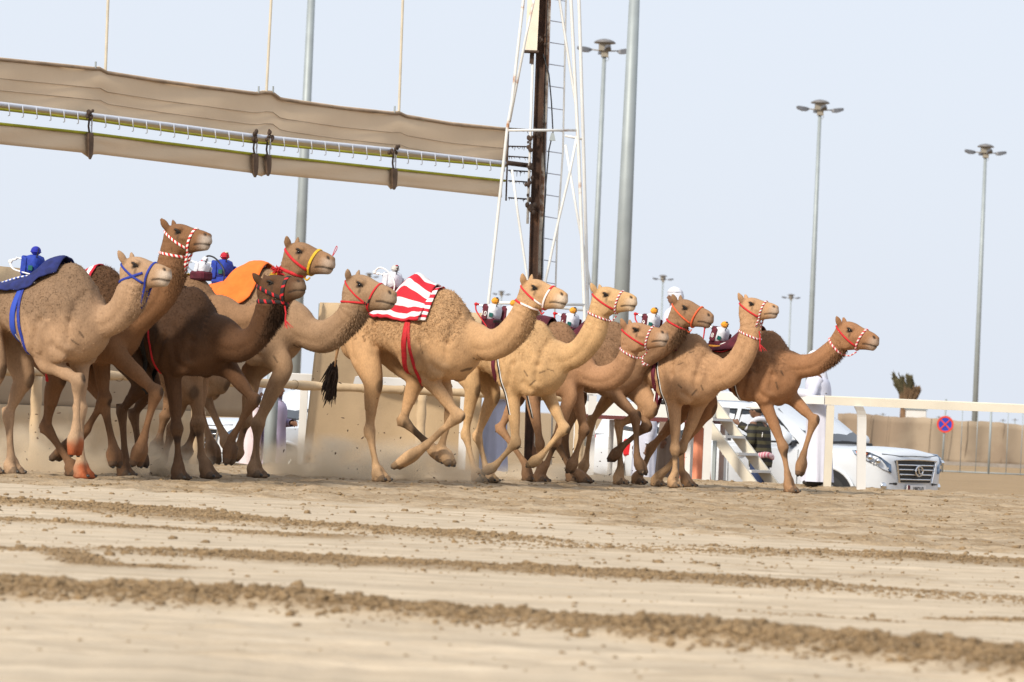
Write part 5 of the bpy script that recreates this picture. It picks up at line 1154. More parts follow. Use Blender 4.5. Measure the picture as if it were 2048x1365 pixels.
m = MB(); m.loft([[rel(wl, (at(u, 850, 160)[0], 159.6, -DROP + z)) for z in (0, .16)] + [rel(wl, (at(u, 850, 160)[0], 159.9, -DROP + z)) for z in (.16, 0)] for u in usw[::6]]); m.build('base_strip', mat('base_grey', (.27, .24, .21), .9), wl)
for u in (1738, 1772, 1858, 1893, 1931, 2004, 2090, 2210):
    tp_ = at(u, 826 + (u - 1676) * .062, 160 + (u - 1676) * .004); m = MB(); m.tube([rel(wl, (tp_[0] + .02 * i_, tp_[1] - .10 + .03 * math.sin(u + i_), -DROP + (tp_[2] + DROP) * i_ / 5)) for i_ in range(6)], .014, 6, flat=.5); m.build('seam', mat('wall_seam', (.22, .17, .12), .95, var=.3, vscale=2), wl)
rl = empty('metal_railing', (13, 133, -DROP)); tag(rl, 'grey metal railing with thin uprights behind the round sign', 'railing')
zb = -DROP
def rp(u): return rel(rl, (at(u, 940, 133.0)[0], 133.0, zb))
for u, r_ in ((1920, .014), (1951, .014), (1977, .04), (2012, .014), (2041, .014), (2070, .014), (2100, .04)):
    m = MB(); b = rp(u); m.rod(b, b + [.35 * r_, 0, 2.55], r_, 10); m.build('upright', GALV, rl, smooth=True)
for z, r_ in ((.04, .025), (2.5, .03)): m = MB(); m.rod(rp(1886) + [0, 0, z], rp(2110) + [0, 0, z], r_, 8); m.build('crossbar', GALV, rl, smooth=True)
sg = empty('road_sign', (float(at(1884, 940, 132.0)[0]), 132.0, zb)); tag(sg, 'round blue no-stopping sign with red rim and red cross', 'sign')
m = MB(); m.rod((0, 0, 0), (.04, 0, 2.62), .035, 10); m.build('post', GALV, sg, smooth=True)
zc = at(1888, 849, 132.0)[2] - zb
def disc(r1, r0, y, mt, nm):
    m = MB(); q = np.linspace(0, 2 * math.pi, 40, endpoint=False)
    if r0 == 0: m.loft([[(.04 + r1 * math.cos(a), y, zc + r1 * math.sin(a)) for a in q], [(.04 + r1 * math.cos(a), y + .01, zc + r1 * math.sin(a)) for a in q]])
    else: m.loft([[(.04 + rr * math.cos(a), y + yy, zc + rr * math.sin(a)) for a in q] for rr, yy in ((r1, 0), (r0, 0), (r0, .01), (r1, .01), (r1, 0))], cap=False)
    m.build(nm, mt, sg)
SB = mat('sign_blue', (.015, .045, .42), .5, var=.05); SR = mat('sign_red', (.62, .05, .025), .5, var=.05)
disc(.285, 0, -.06, SB, 'face'); disc(.30, .235, -.075, SR, 'rim')
for a, nm in ((math.pi / 4, 'cross_bar'), (-math.pi / 4, 'cross_bar')):
    c, s = math.cos(a), math.sin(a); m = MB(); m.box((.04, -.07 - .004 * (a > 0), zc), (.50, .008, .045), M=np.array([[c, 0, -s], [0, 1, 0], [s, 0, c]])); m.build(nm, SR, sg)
# --- small windblown palm behind the wall
pt = at(1812, 827, 190.0); pm = empty('palm_tree', (float(pt[0]), 190.0, -DROP)); tag(pm, 'short windblown palm with brown and green fronds behind the canvas wall', 'palm tree')
h0 = at(1812, 800, 190)[2] + DROP; m = MB(); m.tube([(0, 0, 0), (.02, 0, h0 * .5), (.05, 0, h0)], [.42, .36, .34], 12); m.build('trunk', mat('palm_trunk', (.17, .10, .055), .95, var=.4, vscale=5, bump=.8, bscale=8), pm)
g_ = np.random.default_rng(2)
for nm, mt, n_, zl, up_ in (('dry_fronds', mat('dry_frond', (.20, .13, .075), .9, var=.4, vscale=3), 130, .55, .3), ('green_fronds', mat('green_frond', (.095, .085, .045), .8, var=.4, vscale=3), 80, 1.0, 1.0)):
    m = MB()
    for i in range(n_):
        a = g_.random() * 6.28; b = np.array([.05 + .34 * math.cos(a), .34 * math.sin(a), h0 + .35 * zl * g_.random() - .5 * (1 - zl)]); L_ = (.62 if up_ < .5 else .85) * (.7 + .5 * g_.random())
        d = np.array([.15 * math.cos(a) - (.20 if up_ > .5 else -.10), .15 * math.sin(a), .55 + .45 * up_]); d /= np.linalg.norm(d); e = b + d * L_ + np.array([-.12 if up_ > .5 else .02, 0, -.1])
        mid = (b + e) / 2 + np.array([0, 0, .08]); n_l = 6; cv = catmull([b, mid, e], 4); m.tube(cv, np.linspace(.03, .006, len(cv)), 4)
        for c in cv[1:]:
            for s in (-1, 1):
                w_ = np.array([g_.normal(0, .05), s * .10, .08 + g_.normal(0, .05)]) + d * .18; m.add([c, c + w_ * .5 + [.03, 0, .0], c + w_, c + w_ * .5 - [.03, 0, 0]], [(0, 1, 2, 3)])
    m.build(nm, mt, pm)
# little white vehicle roof / cabinets glimpsed above the wall
cb = empty('utility_cabinet', tuple(at(1832, 828, 186.0))); tag(cb, 'small grey-white utility cabinet beside the short palm', 'cabinet'); cb.location.z = -DROP
m = MB(); hh = at(1832, 820, 186.0)[2] + DROP; m.box((0, 0, hh / 2), (1.0, .6, hh), bev=.04); m.build('box', WPAINT, cb); m = MB(); m.box((0, 0, hh + .04), (1.1, .7, .08)); m.build('lid', GALV, cb)
# ------------------------------------------------------------------ platform with stairs, cars, people, dust
# --- white steel platform beside the rail with stairs going down towards the right
pf = empty('viewing_platform', (2.4, 52, 0)); tag(pf, 'white steel viewing platform with open stairs beside the rail', 'platform')
A_ = math.radians(31); pfw = np.array([math.cos(A_), -math.sin(A_), 0]); pwd = np.array([math.sin(A_), math.cos(A_), 0])
P0 = at(1386, 812, 51.3); P0[2] = 0                       # front top corner of the stairs, on plan
DZ = 1.0
def pr_(a, b, z): return rel(pf, P0 + pfw * a + pwd * b + np.array([0, 0, z]))
def pbox(a0, a1, b0, b1, z0, z1, mt, nm):
    m = MB(); v = [pr_(a, b, z) for z in (z0, z1) for b in (b0, b1) for a in (a0, a1)]; m.add(v, [(0, 2, 3, 1), (4, 5, 7, 6), (0, 1, 5, 4), (2, 6, 7, 3), (0, 4, 6, 2), (1, 3, 7, 5)]); return m.build(nm, mt, pf)
pbox(-1.9, 0, 0, 1.1, DZ - .16, DZ + .02, WPAINT, 'deck'); pbox(-1.9, 0, -.01, 1.12, DZ - .22, DZ - .165, mat('maroon_beam', (.10, .02, .02), .6), 'edge_beam')
for a, b in ((-1.85, .04), (-1.2, .04), (-.05, .04), (-1.85, 1.05), (-.05, 1.05)): pbox(a - .04, a + .04, b - .04, b + .04, -1.0, DZ - .225, WPAINT, 'leg')
for b in (0.02, 1.08):
    for z in (DZ + .5, DZ + 1.0): m = MB(); m.rod(pr_(-1.9, b, z), pr_(-.9, b, z), .022, 8); m.build('handrail', RUSTW, pf)
    for a in (-1.9, -.9): m = MB(); m.rod(pr_(a, b, DZ), pr_(a, b, DZ + 1.0), .022, 8); m.build('handrail_post', RUSTW, pf)
SL, SD = 1.33, 1.45
for b in (.06, .70):
    m = MB(); v = []
    for a, z in ((0, DZ), (SL, DZ - SD)):
        for db in (-.022, .022):
            for dz in (-.11, .11): v.append(pr_(a, b + db, z + dz))
    m.add(v, [(0, 1, 3, 2), (4, 6, 7, 5), (0, 4, 5, 1), (2, 3, 7, 6), (0, 2, 6, 4), (1, 5, 7, 3)]); m.build('stringer', CREAM, pf)
for i in range(6):
    f = (i + .7) / 6.3; pbox(SL * f - .13, SL * f + .13, .083, .675, DZ - SD * f - .015, DZ - SD * f + .02, WPAINT, 'tread')
for a, z in ((.35, .6), (.95, -.1)): pbox(a - .025, a + .025, .02, .05, -1.0, z - .05, GALV, 'stair_leg')

# --- cars
CARW = mat('car_white', (.60, .64, .69), .25, var=.02, coat=.8, spec=.5, dirt=(.56, .58, .60), dscale=1.6, dthr=.62); GLASS = mat('car_glass', (.012, .016, .022), .06, var=.3, spec=.8); TYRE = mat('tyre', (.014, .014, .014), .8, var=.3)
CHROME = mat('chrome', (.72, .74, .77), .12, metal=1.0, var=.03); TRIM = mat('black_trim', (.012, .012, .013), .5, var=.3); AMBER = mat('amber_lens', (.75, .16, .02), .15, var=.1); LENS = mat('lamp_lens', (.13, .18, .26), .06, var=.5, vscale=18, metal=.5); REDL = mat('red_lens', (.55, .015, .02), .2, var=.1)
PLATE = mat('plate_white', (.72, .72, .72), .5, var=.04); RIM = mat('alloy', (.45, .46, .48), .3, metal=.9, var=.05)
def car(loc, rz, label, plate=None):
    r = empty('parked_car', loc, rz); tag(r, label, 'car', 'white cars parked below the track')
    # lower body: sections along x (front +)
    secs = [(2.46, .62, .42, .86, .95, .98), (2.42, .78, .36, .96, 1.06, 1.10), (2.28, .90, .34, 1.0, 1.11, 1.165), (1.9, .965, .34, 1.0, 1.13, 1.195), (1.4, .985, .34, .98, 1.13, 1.195), (1.0, .985, .34, .98, 1.15, 1.225), (.2, .985, .34, .98, 1.16, 1.22), (-1.0, .985, .34, .98, 1.16, 1.22), (-1.9, .98, .36, .98, 1.16, 1.22), (-2.3, .955, .40, .96, 1.14, 1.20), (-2.46, .90, .46, .92, 1.10, 1.16), (-2.50, .80, .52, .85, 1.02, 1.08)]
    tab = catmull(np.array(secs), 3); rg = []
    for x, w_, zb_, zm, zs, zt in tab:
        h_ = [(0, zb_), (w_ * .80, zb_), (w_ * .93, zb_ + .06), (w_ * .975, zb_ + .22), (w_, zm - .12), (w_, zm), (w_ * .985, zs - .02), (w_ * .94, zs + .02), (w_ * .80, zt - .01), (w_ * .45, zt + .03), (0, zt + .04)]
        rg.append([(x, y, z) for y, z in h_] + [(x, -y, z) for y, z in h_[-2:0:-1]])
    m = MB(); m.loft(rg); b = m.build('body', CARW, r, auto=True)
    # cabin
    cs = [(1.18, .80, 1.19, 1.20, .78), (.95, .86, 1.19, 1.36, .78), (.65, .89, 1.19, 1.58, .74), (.32, .895, 1.19, 1.77, .70), (-.1, .90, 1.19, 1.855, .69), (-.8, .90, 1.19, 1.875, .69), (-1.6, .89, 1.19, 1.85, .68), (-2.05, .87, 1.19, 1.79, .66), (-2.25, .85, 1.19, 1.60, .68), (-2.38, .83, 1.19, 1.25, .76)]
    tab = catmull(np.array(cs), 3); rg = []
    for x, wb, z0, z1, wt in tab:
        h_ = [(0, z0), (wb, z0), (wb * .5 + wt * .5 + .03, (z0 + z1) / 2), (wt + .02, z1 - .07), (wt - .06, z1 - .015), (wt * .5, z1 + .01), (0, z1 + .015)]
        rg.append([(x, y, z) for y, z in h_] + [(x, -y, z) for y, z in h_[-2:0:-1]])
    m = MB(); m.loft(rg); m.build('cabin', CARW, r, auto=True)
    def yat(x, z):
        wb, z1, wt = (np.interp(-x, -tab[:, 0], tab[:, c]) for c in (1, 3, 4)); pts = [(1.19, wb), ((1.19 + z1) / 2, wb * .5 + wt * .5 + .03), (z1 - .07, wt + .02)]
        return float(np.interp(z, [p[0] for p in pts], [p[1] for p in pts]))
    for s in (-1, 1):
        for nm, poly in (('front_window', [(.88, 1.24), (.40, 1.60), (.30, 1.68), (-.30, 1.72), (-.30, 1.24)]), ('rear_window', [(-.40, 1.24), (-.40, 1.72), (-1.15, 1.72), (-1.25, 1.24)]), ('quarter_window', [(-1.36, 1.24), (-1.27, 1.72), (-1.75, 1.70), (-1.95, 1.30)])):
            m = MB(); pts = [(x, s * (yat(x, z) + .010), z) for x, z in poly]; inn = [(x, s * (yat(x, z) - .03), z) for x, z in poly]; n_ = len(pts); m.add(pts + inn, [tuple(range(n_)), tuple(range(2 * n_ - 1, n_ - 1, -1))] + [(i, (i + 1) % n_, n_ + (i + 1) % n_, n_ + i) for i in range(n_)]); wn = m.build(nm, GLASS, r)
            m = MB(); m.tube([(x, s * (yat(x, z) + .012), z) for x, z in poly], .016, 6, closed=True); m.build('frame', TRIM, wn)
        # mirror, handles, wheels, arches
        m = MB(); m.ell((.78, s * 1.08, 1.30), (.09, .13, .11), 14, 10); mr = m.build('door_mirror', CARW, r, smooth=True); m = MB(); m.box((.80, s * .96, 1.22), (.10, .12, .06)); m.build('mirror_foot', TRIM, mr)
        for x in (-.15, -1.15): m = MB(); m.tube([(x - .1, s * .985, 1.0), (x - .06, s * 1.02, 1.0), (x + .06, s * 1.02, 1.0), (x + .1, s * .985, 1.0)], .016, 7); m.build('door_handle', CHROME, r)
        for x in (.95, -.36, -1.28): m = MB(); m.tube([(x, s * .986, .42), (x, s * .990, .9), (x, s * .975, 1.14)], .004, 5); m.build('door_seam', TRIM, r)
        for x in (1.52, -1.33):
            m = MB(); q = np.linspace(0, math.pi, 18); m.loft([[(x + .50 * math.cos(a), s * .80, .40 + .47 * math.sin(a)) for a in q] + [(x + .5 * math.cos(a), s * .80, .36) for a in (math.pi, 0)], [(x + .50 * math.cos(a), s * .992, .40 + .47 * math.sin(a)) for a in q] + [(x + .5 * math.cos(a), s * .992, .34) for a in (math.pi, 0)]]); m.build('wheel_arch', TRIM, r)
            m = MB(); m.tube([(x + .52 * math.cos(a), s * .992, .40 + .49 * math.sin(a)) for a in q], .03, 7, flat=.6); m.build('arch_flare', CARW, r, smooth=True)
            wh = empty('wheel'); wh.parent = r; wh.location = (x, s * .90, .39)
            m = MB(); qq = np.linspace(0, 2 * math.pi, 30, endpoint=False); m.loft([[(rr * math.cos(a), yy * s, rr * math.sin(a)) for a in qq] for rr, yy in ((.26, -.13), (.36, -.13), (.39, -.10), (.39, .08), (.365, .115), (.27, .12))], cap=False); m.build('tyre', TYRE, wh, smooth=True)
            m = MB(); m.loft([[(rr * math.cos(a), yy * s, rr * math.sin(a)) for a in qq] for rr, yy in ((.27, .11), (.25, .06), (.06, .10), (.0, .11))], cap=False)
            for a in np.linspace(0, 2 * math.pi, 6, endpoint=False): m.tube([(.05 * math.cos(a), .115 * s, .05 * math.sin(a)), (.26 * math.cos(a), .11 * s, .26 * math.sin(a))], .022, 6)
            m.build('rim', RIM, wh)
        # headlight, fog lamp, tail lamp
        m = MB(); P = [(2.00, .985, 1.045), (2.20, .955, .955), (2.405, .83, .835), (2.47, .66, .775), (2.455, .66, .90), (2.38, .84, 1.01), (2.25, .94, 1.075), (1.97, .975, 1.10)]; n_ = len(P)
        P = [(x + .012, s * (y + .012), z) for x, y, z in P]; Q = [(x - .10, s * (abs(y) - .10), z) for x, y, z in P]; m.add(P + Q, [tuple(range(n_)), tuple(range(2 * n_ - 1, n_ - 1, -1))] + [(i, (i + 1) % n_, n_ + (i + 1) % n_, n_ + i) for i in range(n_)]); hl = m.build('headlight', LENS, r); hl.location = (0, 0, .07)
        for c in ((2.26, .965, 1.00), (2.36, .90, .95)): m = MB(); m.ell((c[0] + .012, s * c[1], c[2]), (.05, .04, .045), 12, 8); m.build('projector', CHROME, hl, smooth=True)
        m = MB(); m.add([(2.04, s * 1.003, 1.05), (2.17, s * .985, 1.015), (2.21, s * .968, 1.055), (2.03, s * .995, 1.085), (2.04, s * .95, 1.05), (2.17, s * .94, 1.015), (2.21, s * .92, 1.055), (2.03, s * .95, 1.085)], [(0, 1, 2, 3), (7, 6, 5, 4), (0, 4, 5, 1), (1, 5, 6, 2), (2, 6, 7, 3), (3, 7, 4, 0)]); m.build('indicator', AMBER, hl)
        for i in range(6): m = MB(); f = i / 5; m.ell((2.30 + .145 * f, s * (.93 - .21 * f), .915 - .07 * f), (.014, .014, .011), 8, 6); m.build('running_light', PLATE, hl)
        m = MB(); m.ell((2.40, s * .76, .64), (.045, .07, .065), 12, 8); m.build('fog_lamp', CHROME, r, smooth=True); m = MB(); m.tube([(2.43, s * .68, .68), (2.465, s * .50, .68)], .02, 6); m.build('fog_trim', TRIM, r)
        m = MB(); m.box((-2.40, s * .885, 1.03), (.16, .14, .28), bev=.03); m.build('tail_lamp', REDL, r)
    # windscreen, wipers, bonnet line
    def front(y, f): x = 1.10 - .80 * f; z = 1.245 + .50 * f; return (x + .045 - .06 * abs(y) ** 2, y, z + .012)
    m = MB(); m.loft([[front(y, f) for y in np.linspace(-.74 + .07 * f, .74 - .07 * f, 9)] for f in np.linspace(.0, 1, 6)], closed=False, cap=False); m.build('windscreen', GLASS, r, smooth=True)
    for y0, y1 in ((.55, -.05), (-.05, -.62)): m = MB(); m.rod((1.17, y0, 1.265), (1.13, y1, 1.29), .010, 6); m.build('wiper', TRIM, r)
    m = MB(); m.tube([(1.16, -.76, 1.24), (1.20, 0, 1.268), (1.16, .76, 1.24)], .03, 6, flat=.4); m.build('cowl', TRIM, r)
    m = MB(); m.tube([(2.36, -.78, 1.13), (2.44, -.4, 1.105), (2.46, 0, 1.11), (2.44, .4, 1.105), (2.36, .78, 1.13)], .006, 5); m.build('bonnet_seam', TRIM, r)
    # grille
    gr = empty('grille'); gr.parent = r; gr.location = (0, 0, .07)
    def gx(y): return 2.497 - .035 * (abs(y) / .6) ** 2
    m = MB(); G = np.array([[(gx(y), y, z) for z in np.linspace(.635, .965, 4)] for y in np.linspace(-.53, .53, 11)]); 
    for i, y in enumerate(np.linspace(-.53, .53, 11)): G[i, :, 1] *= np.linspace(.82, 1.05, 4)
    m.grid_solid(G, np.broadcast_to(np.array([1.0, 0, 0]), G.shape), .06); m.build('opening', TRIM, gr)
    for z in (.68, .755, .83, .90): m = MB(); m.tube([(gx(y) + .022, y * (.80 + .24 * (z - .6) / .385), z) for y in np.linspace(-.52, .52, 11)], .014, 6); m.build('slat', CHROME, gr, smooth=True)
    m = MB(); m.tube([(gx(.52) + .02, .46, .63), (gx(.52) + .02, .56, .97), (gx(.3) + .02, .3, .98), (gx(0) + .02, 0, .983), (gx(.3) + .02, -.3, .98), (gx(.52) + .02, -.56, .97), (gx(.52) + .02, -.46, .63)], .016, 6); m.build('surround', CHROME, gr)
    m = MB(); m.tube([(gx(0) + .05, .10 * math.cos(a), .81 + .075 * math.sin(a)) for a in np.linspace(0, 2 * math.pi, 20, endpoint=False)], .013, 6, closed=True); em = m.build('emblem', CHROME, gr)
    m = MB(); m.tube([(gx(0) + .05, -.03, .87), (gx(0) + .05, .0, .775), (gx(0) + .05, .075, .775)], .012, 6); m.build('emblem_stroke', CHROME, em)
    if plate:
        m = MB(); m.box((2.505, 0, .60), (.02, .52, .13)); p_ = m.build('number_plate', PLATE, r); m = MB(); m.box((2.517, -.225, .60), (.006, .06, .125)); m.build('plate_band', PMAR, p_)
        o = link('plate_number', text_mesh(plate, .105), TRIM, p_); o.rotation_euler = (math.pi / 2, 0, math.pi / 2); o.location = (2.519, .03, .60)
    m = MB(); m.rod((-2.0, .72, 1.87), (.0, .72, 1.90), .018, 7); m.build('roof_rail', CHROME, r); m = MB(); m.rod((-2.0, -.72, 1.87), (.0, -.72, 1.90), .018, 7); m.build('roof_rail', CHROME, r)
    return r
# lead car: nose at photo column ~1868
fa = math.radians(39); nose = at(1828, 940, 57.0); d_ = np.array([math.cos(fa), -math.sin(fa), 0]); c_ = nose - d_ * 2.45
car((float(c_[0]), float(c_[1]), -DROP), -fa, 'white off-road car with chrome grille and number plate, half hidden by the stairs', '188210')
fa2 = math.radians(20); c2 = at(1208, 930, 69.0) + np.array([math.cos(fa2), -math.sin(fa2), 0]) * 2.45
car((float(c2[0]), float(c2[1]), -DROP), -fa2, 'white car behind the platform of which the red tail lamp shows', None)
fa3 = math.radians(180 - 38); c3 = at(622, 905, 60.0)
car((float(c3[0] + .25), float(c3[1]), -DROP), -fa3, 'white car seen in the gap beside the thick grey pipe post', None)

# --- people
SKIN = mat('skin_brown', (.17, .085, .05), .6, var=.15); HAIRM = mat('black_hair', (.012, .010, .009), .7, var=.3)
THOBE = mat('white_thobe', (.60, .62, .74), .85, var=.04, vscale=4, bump=.3, bscale=6); LAV = mat('lavender_robe', (.40, .35, .50), .85, var=.06, vscale=4, bump=.3, bscale=6); BLTH = mat('pale_blue_thobe', (.40, .44, .60), .85, var=.05, vscale=4, bump=.3, bscale=6)
SALM = mat('salmon_robe', (.74, .28, .17), .85, var=.07, vscale=4, bump=.3, bscale=6); BRR = mat('brown_robe', (.25, .19, .15), .9, var=.12, vscale=4, bump=.3, bscale=6); JEAN = mat('blue_jeans', (.03, .05, .12), .9, var=.25, vscale=20)
GHUT = mat('white_headscarf', (.60, .62, .70), .9, var=.03, bump=.3, bscale=14); GHUTR = stripe_mat('red_white_headscarf', (.50, .06, .08), (.75, .70, .70), .05, axis=2); SWEAT = stripe_mat('striped_sweater', (.012, .011, .010), (.062, .055, .025), .105, axis=2); SCARFP = stripe_mat('pink_check_scarf', (.55, .16, .22), (.70, .50, .52), .03, axis=0)
CAPW = mat('white_cap', (.75, .73, .70), .8, var=.05); SHOE = mat('dark_shoe', (.02, .017, .015), .6)
def person(loc, rz, label, robe, head='scarf', scarf=GHUT, arms=('down', 'down'), H=1.74, trousers=None, lean=0.0):
    k = H / 1.74; r = empty('person', (loc[0], loc[1], loc[2]), rz); tag(r, label, 'person')
    B = MB(); lnx = lambda z: lean * max(0, z - .9)
    def tb(pts, rad, seg=10): a = catmull(np.column_stack([np.array(pts, float), rad]), 4); B.tube(a[:, :3] * k, a[:, 3] * k, seg)
    tb([(0, 0, .92), (lnx(1.15), 0, 1.12), (lnx(1.3), 0, 1.30), (lnx(1.42), 0, 1.42), (lnx(1.48), 0, 1.50), (lnx(1.55) + .01, 0, 1.57)], [.145, .13, .155, .13, .062, .058], 14)
    hc = np.array([lnx(1.64) + .02, 0, 1.635]); B.ell(hc * k, np.array([.098, .076, .118]) * k, 16, 12); B.ell((hc + [.035, 0, -.05]) * k, np.array([.062, .055, .065]) * k, 12, 8)
    B.tube(np.array([hc + [.085, 0, .02], hc + [.112, 0, -.025], hc + [.09, 0, -.035]]) * k, np.array([.010, .016, .012]) * k, 8)                     # nose
    for s in (-1, 1): B.ell((hc + [-.005, s * .078, -.01]) * k, np.array([.018, .010, .030]) * k, 8, 6)                             # ears
    HANDS = {}
    for s, pose in zip((1, -1), arms):
        sh_ = np.array([lnx(1.42), s * .185, 1.415])
        el, wr_ = {'down': ((.0, s * .235, 1.13), (.05, s * .235, .88)), 'rail': ((.10, s * .26, 1.20), (.34, s * .22, 1.22)), 'reach': ((.22, s * .26, 1.30), (.46, s * .22, 1.42)), 'bent': ((.02, s * .27, 1.15), (.24, s * .10, 1.15))}[pose]
        el, wr_ = np.array(el) + [lnx(1.2), 0, 0], np.array(wr_) + [lnx(1.2), 0, 0]
        tb([sh_ * .9 + np.array([lnx(1.42), 0, 1.41]) * .1, sh_, (sh_ + el) / 2, el, (el + wr_) / 2, wr_], [.06, .062, .050, .042, .040, .030])
        d = wr_ - el; d /= np.linalg.norm(d); sd = np.cross(d, [0, s, 0.0]); sd = sd / max(np.linalg.norm(sd), 1e-3); HANDS[s] = (wr_, d)
        B.tube(np.array([wr_, wr_ + d * .05, wr_ + d * .09]) * k, np.array([.028, .036, .034]) * k, 10, flat=.5)
        for i, ln in enumerate((.065, .075, .07, .055)):
            o_ = sd * (i - 1.5) * .019; B.tube(np.array([wr_ + d * .08 + o_, wr_ + d * (.08 + ln * .6) + o_ * 1.1 + [0, 0, -.006], wr_ + d * (.08 + ln) + o_ * 1.1 + [0, 0, -.024]]) * k, np.array([.0095, .009, .007]) * k, 6)
        B.tube(np.array([wr_ + d * .025 - sd * .03, wr_ + d * .06 - sd * .052, wr_ + d * .085 - sd * .05]) * k, np.array([.012, .011, .008]) * k, 6)
        tb([(0, s * .09, .92), (.01, s * .10, .70), (.0, s * .10, .50), (-.01, s * .10, .28), (-.02, s * .10, .09)], [.10, .085, .062, .055, .040]); B.ell(np.array([.05, s * .10, .04]) * k, np.array([.125, .046, .04]) * k)
    me = B.mesh('raw', SKIN); raw = bpy.data.objects.new('raw', me); COL.objects.link(raw); md = raw.modifiers.new('r', 'REMESH'); md.mode = 'VOXEL'; md.voxel_size = .011; sm = raw.modifiers.new('s', 'SMOOTH'); sm.iterations = 3
    body = bpy.data.meshes.new_from_object(raw.evaluated_get(bpy.context.evaluated_depsgraph_get())); bpy.data.objects.remove(raw, do_unlink=True); body.materials.clear(); body.materials.append(SKIN); link('body', body, None, r, smooth=True)
    for s in (-1, 1): m = MB(); m.ell((hc + [.083, s * .030, .012]) * k, np.array([.010, .013, .009]) * k, 8, 6); m.build('eye', EYE, r, smooth=True)
    m = MB(); m.tube(np.array([hc + [.087, -.024, -.062], hc + [.096, 0, -.060], hc + [.087, .024, -.062]]) * k, .006 * k, 5); m.build('mouth', mat('lips', (.16, .05, .04), .6), r)
    # robe or sweater
    m = MB(); n_ = 40
    prof = [(.06, .20, .255), (.3, .185, .235), (.6, .175, .215), (.9, .170, .205), (1.1, .160, .20), (1.25, .172, .215), (1.36, .160, .235), (1.43, .125, .20), (1.475, .080, .10), (1.50, .066, .068)] if trousers is None else [(.78, .165, .20), (.9, .175, .205), (1.1, .165, .20), (1.25, .172, .215), (1.36, .160, .235), (1.43, .125, .20), (1.475, .085, .10), (1.51, .072, .072)]
    rg = []
    for z, a, b in catmull(np.array(prof), 3):
        fo = .10 * np.clip((1.1 - z) / 1.0, 0, 1) if trousers is None else .03
        rg.append([((a * (1 + fo * math.sin(9 * q + 2 * z) + .5 * fo * math.sin(17 * q - z)) * math.cos(q) + lnx(z)) * k, b * (1 + fo * math.sin(9 * q + 2 * z + .4)) * math.sin(q) * k, z * k) for q in np.linspace(0, 2 * math.pi, n_, endpoint=False)])
    m.loft(rg, cap=False); tp = m.build('robe' if trousers is None else 'sweater', robe, r, smooth=True)
    for s in (-1, 1):
        wr_, d = HANDS[s]; sh_ = np.array([lnx(1.42), s * .165, 1.40]); pose = arms[0] if s > 0 else arms[1]
        el = np.array({'down': (.0, s * .235, 1.13), 'rail': (.10, s * .26, 1.20), 'reach': (.22, s * .26, 1.30), 'bent': (.02, s * .27, 1.15)}[pose]) + [lnx(1.2), 0, 0]
        a = catmull(np.column_stack([np.array([sh_, (sh_ + el) / 2 + [0, s * .01, 0], el, (el + wr_) / 2, wr_ - d * .01]), [.088, .074, .066, .062, .056]]), 5); m = MB(); m.tube(a[:, :3] * k, (a[:, 3] * (1 + .05 * np.sin(np.arange(len(a)) * 1.9))) * k, 14, cap=False); m.build('sleeve', robe, tp, smooth=True)
    if trousers is not None:
        for s in (-1, 1): a = catmull(np.column_stack([np.array([(0, s * .085, .95), (.01, s * .10, .72), (.0, s * .10, .5), (0, s * .10, .25), (-.01, s * .10, .06)]), [.125, .105, .08, .074, .078]]), 4); m = MB(); m.tube(a[:, :3] * k, a[:, 3] * k, 14); m.build('trouser_leg', trousers, r, smooth=True)
    for s in (-1, 1): m = MB(); m.ell(np.array([.055, s * .10, .045]) * k, np.array([.14, .054, .047]) * k); m.build('shoe', SHOE, r, smooth=True)
    if head == 'scarf':
        m = MB(); rg = []
        for t, (dx, a, b, z) in enumerate(((-.01, .02, .02, .142), (-.012, .075, .07, .13), (-.015, .115, .098, .085), (-.02, .122, .108, .02), (-.03, .118, .118, -.06), (-.045, .115, .15, -.14), (-.06, .125, .185, -.24), (-.07, .135, .205, -.34), (-.08, .14, .20, -.42))):
            row = []
            for q in np.linspace(-2.25, 2.25, 26):
                w_ = 1 + (.06 * math.sin(7 * q + t) if t > 2 else .015 * math.sin(5 * q)); ang = q + math.pi
                open_ = 1.0 if t < 2 else 1.0
                row.append((hc + [dx + a * w_ * math.cos(ang), b * w_ * math.sin(ang), z]) * k)
            rg.append(row)
        G = np.array(rg); N = G - hc * k; N /= np.linalg.norm(N, axis=2, keepdims=True); m.grid_solid(G, N, .006); sc_ = m.build('headscarf', scarf, r, smooth=True)
        m = MB(); m.ell((hc + [-.005, 0, .055]) * k, np.array([.112, .094, .10]) * k, 16, 10); m.build('crown', scarf, sc_, smooth=True)
        m = MB(); m.tube([(hc + [-.008 + .112 * math.cos(q), .098 * math.sin(q), .075]) * k for q in np.linspace(0, 2 * math.pi, 22, endpoint=False)], .011 * k, 7, closed=True); m.build('head_cord', scarf if scarf is GHUT else PBLK, sc_, smooth=True)
    else:
        m = MB(); m.ell((hc + [-.012, 0, .03]) * k, np.array([.104, .084, .10]) * k, 16, 10); m.build('hair', HAIRM, r, smooth=True)
        m = MB(); m.ell((hc + [-.008, 0, .058]) * k, np.array([.112, .092, .082]) * k, 16, 10); cp = m.build('cap', CAPW, r, smooth=True); m = MB(); m.ell((hc + [.11, 0, .05]) * k, np.array([.07, .07, .012]) * k, 12, 6); m.build('cap_peak', CAPW, cp, smooth=True)
    return r
def pat(u, Y): p = at(u, 900, Y); return (float(p[0]), float(p[1]), ground_z(float(p[0]), float(p[1])))
person(pat(1637, 49.75), math.radians(175), 'man in white robe and white headscarf leaning an arm on the white rail', THOBE, arms=('rail', 'down'), H=1.78, lean=.10)
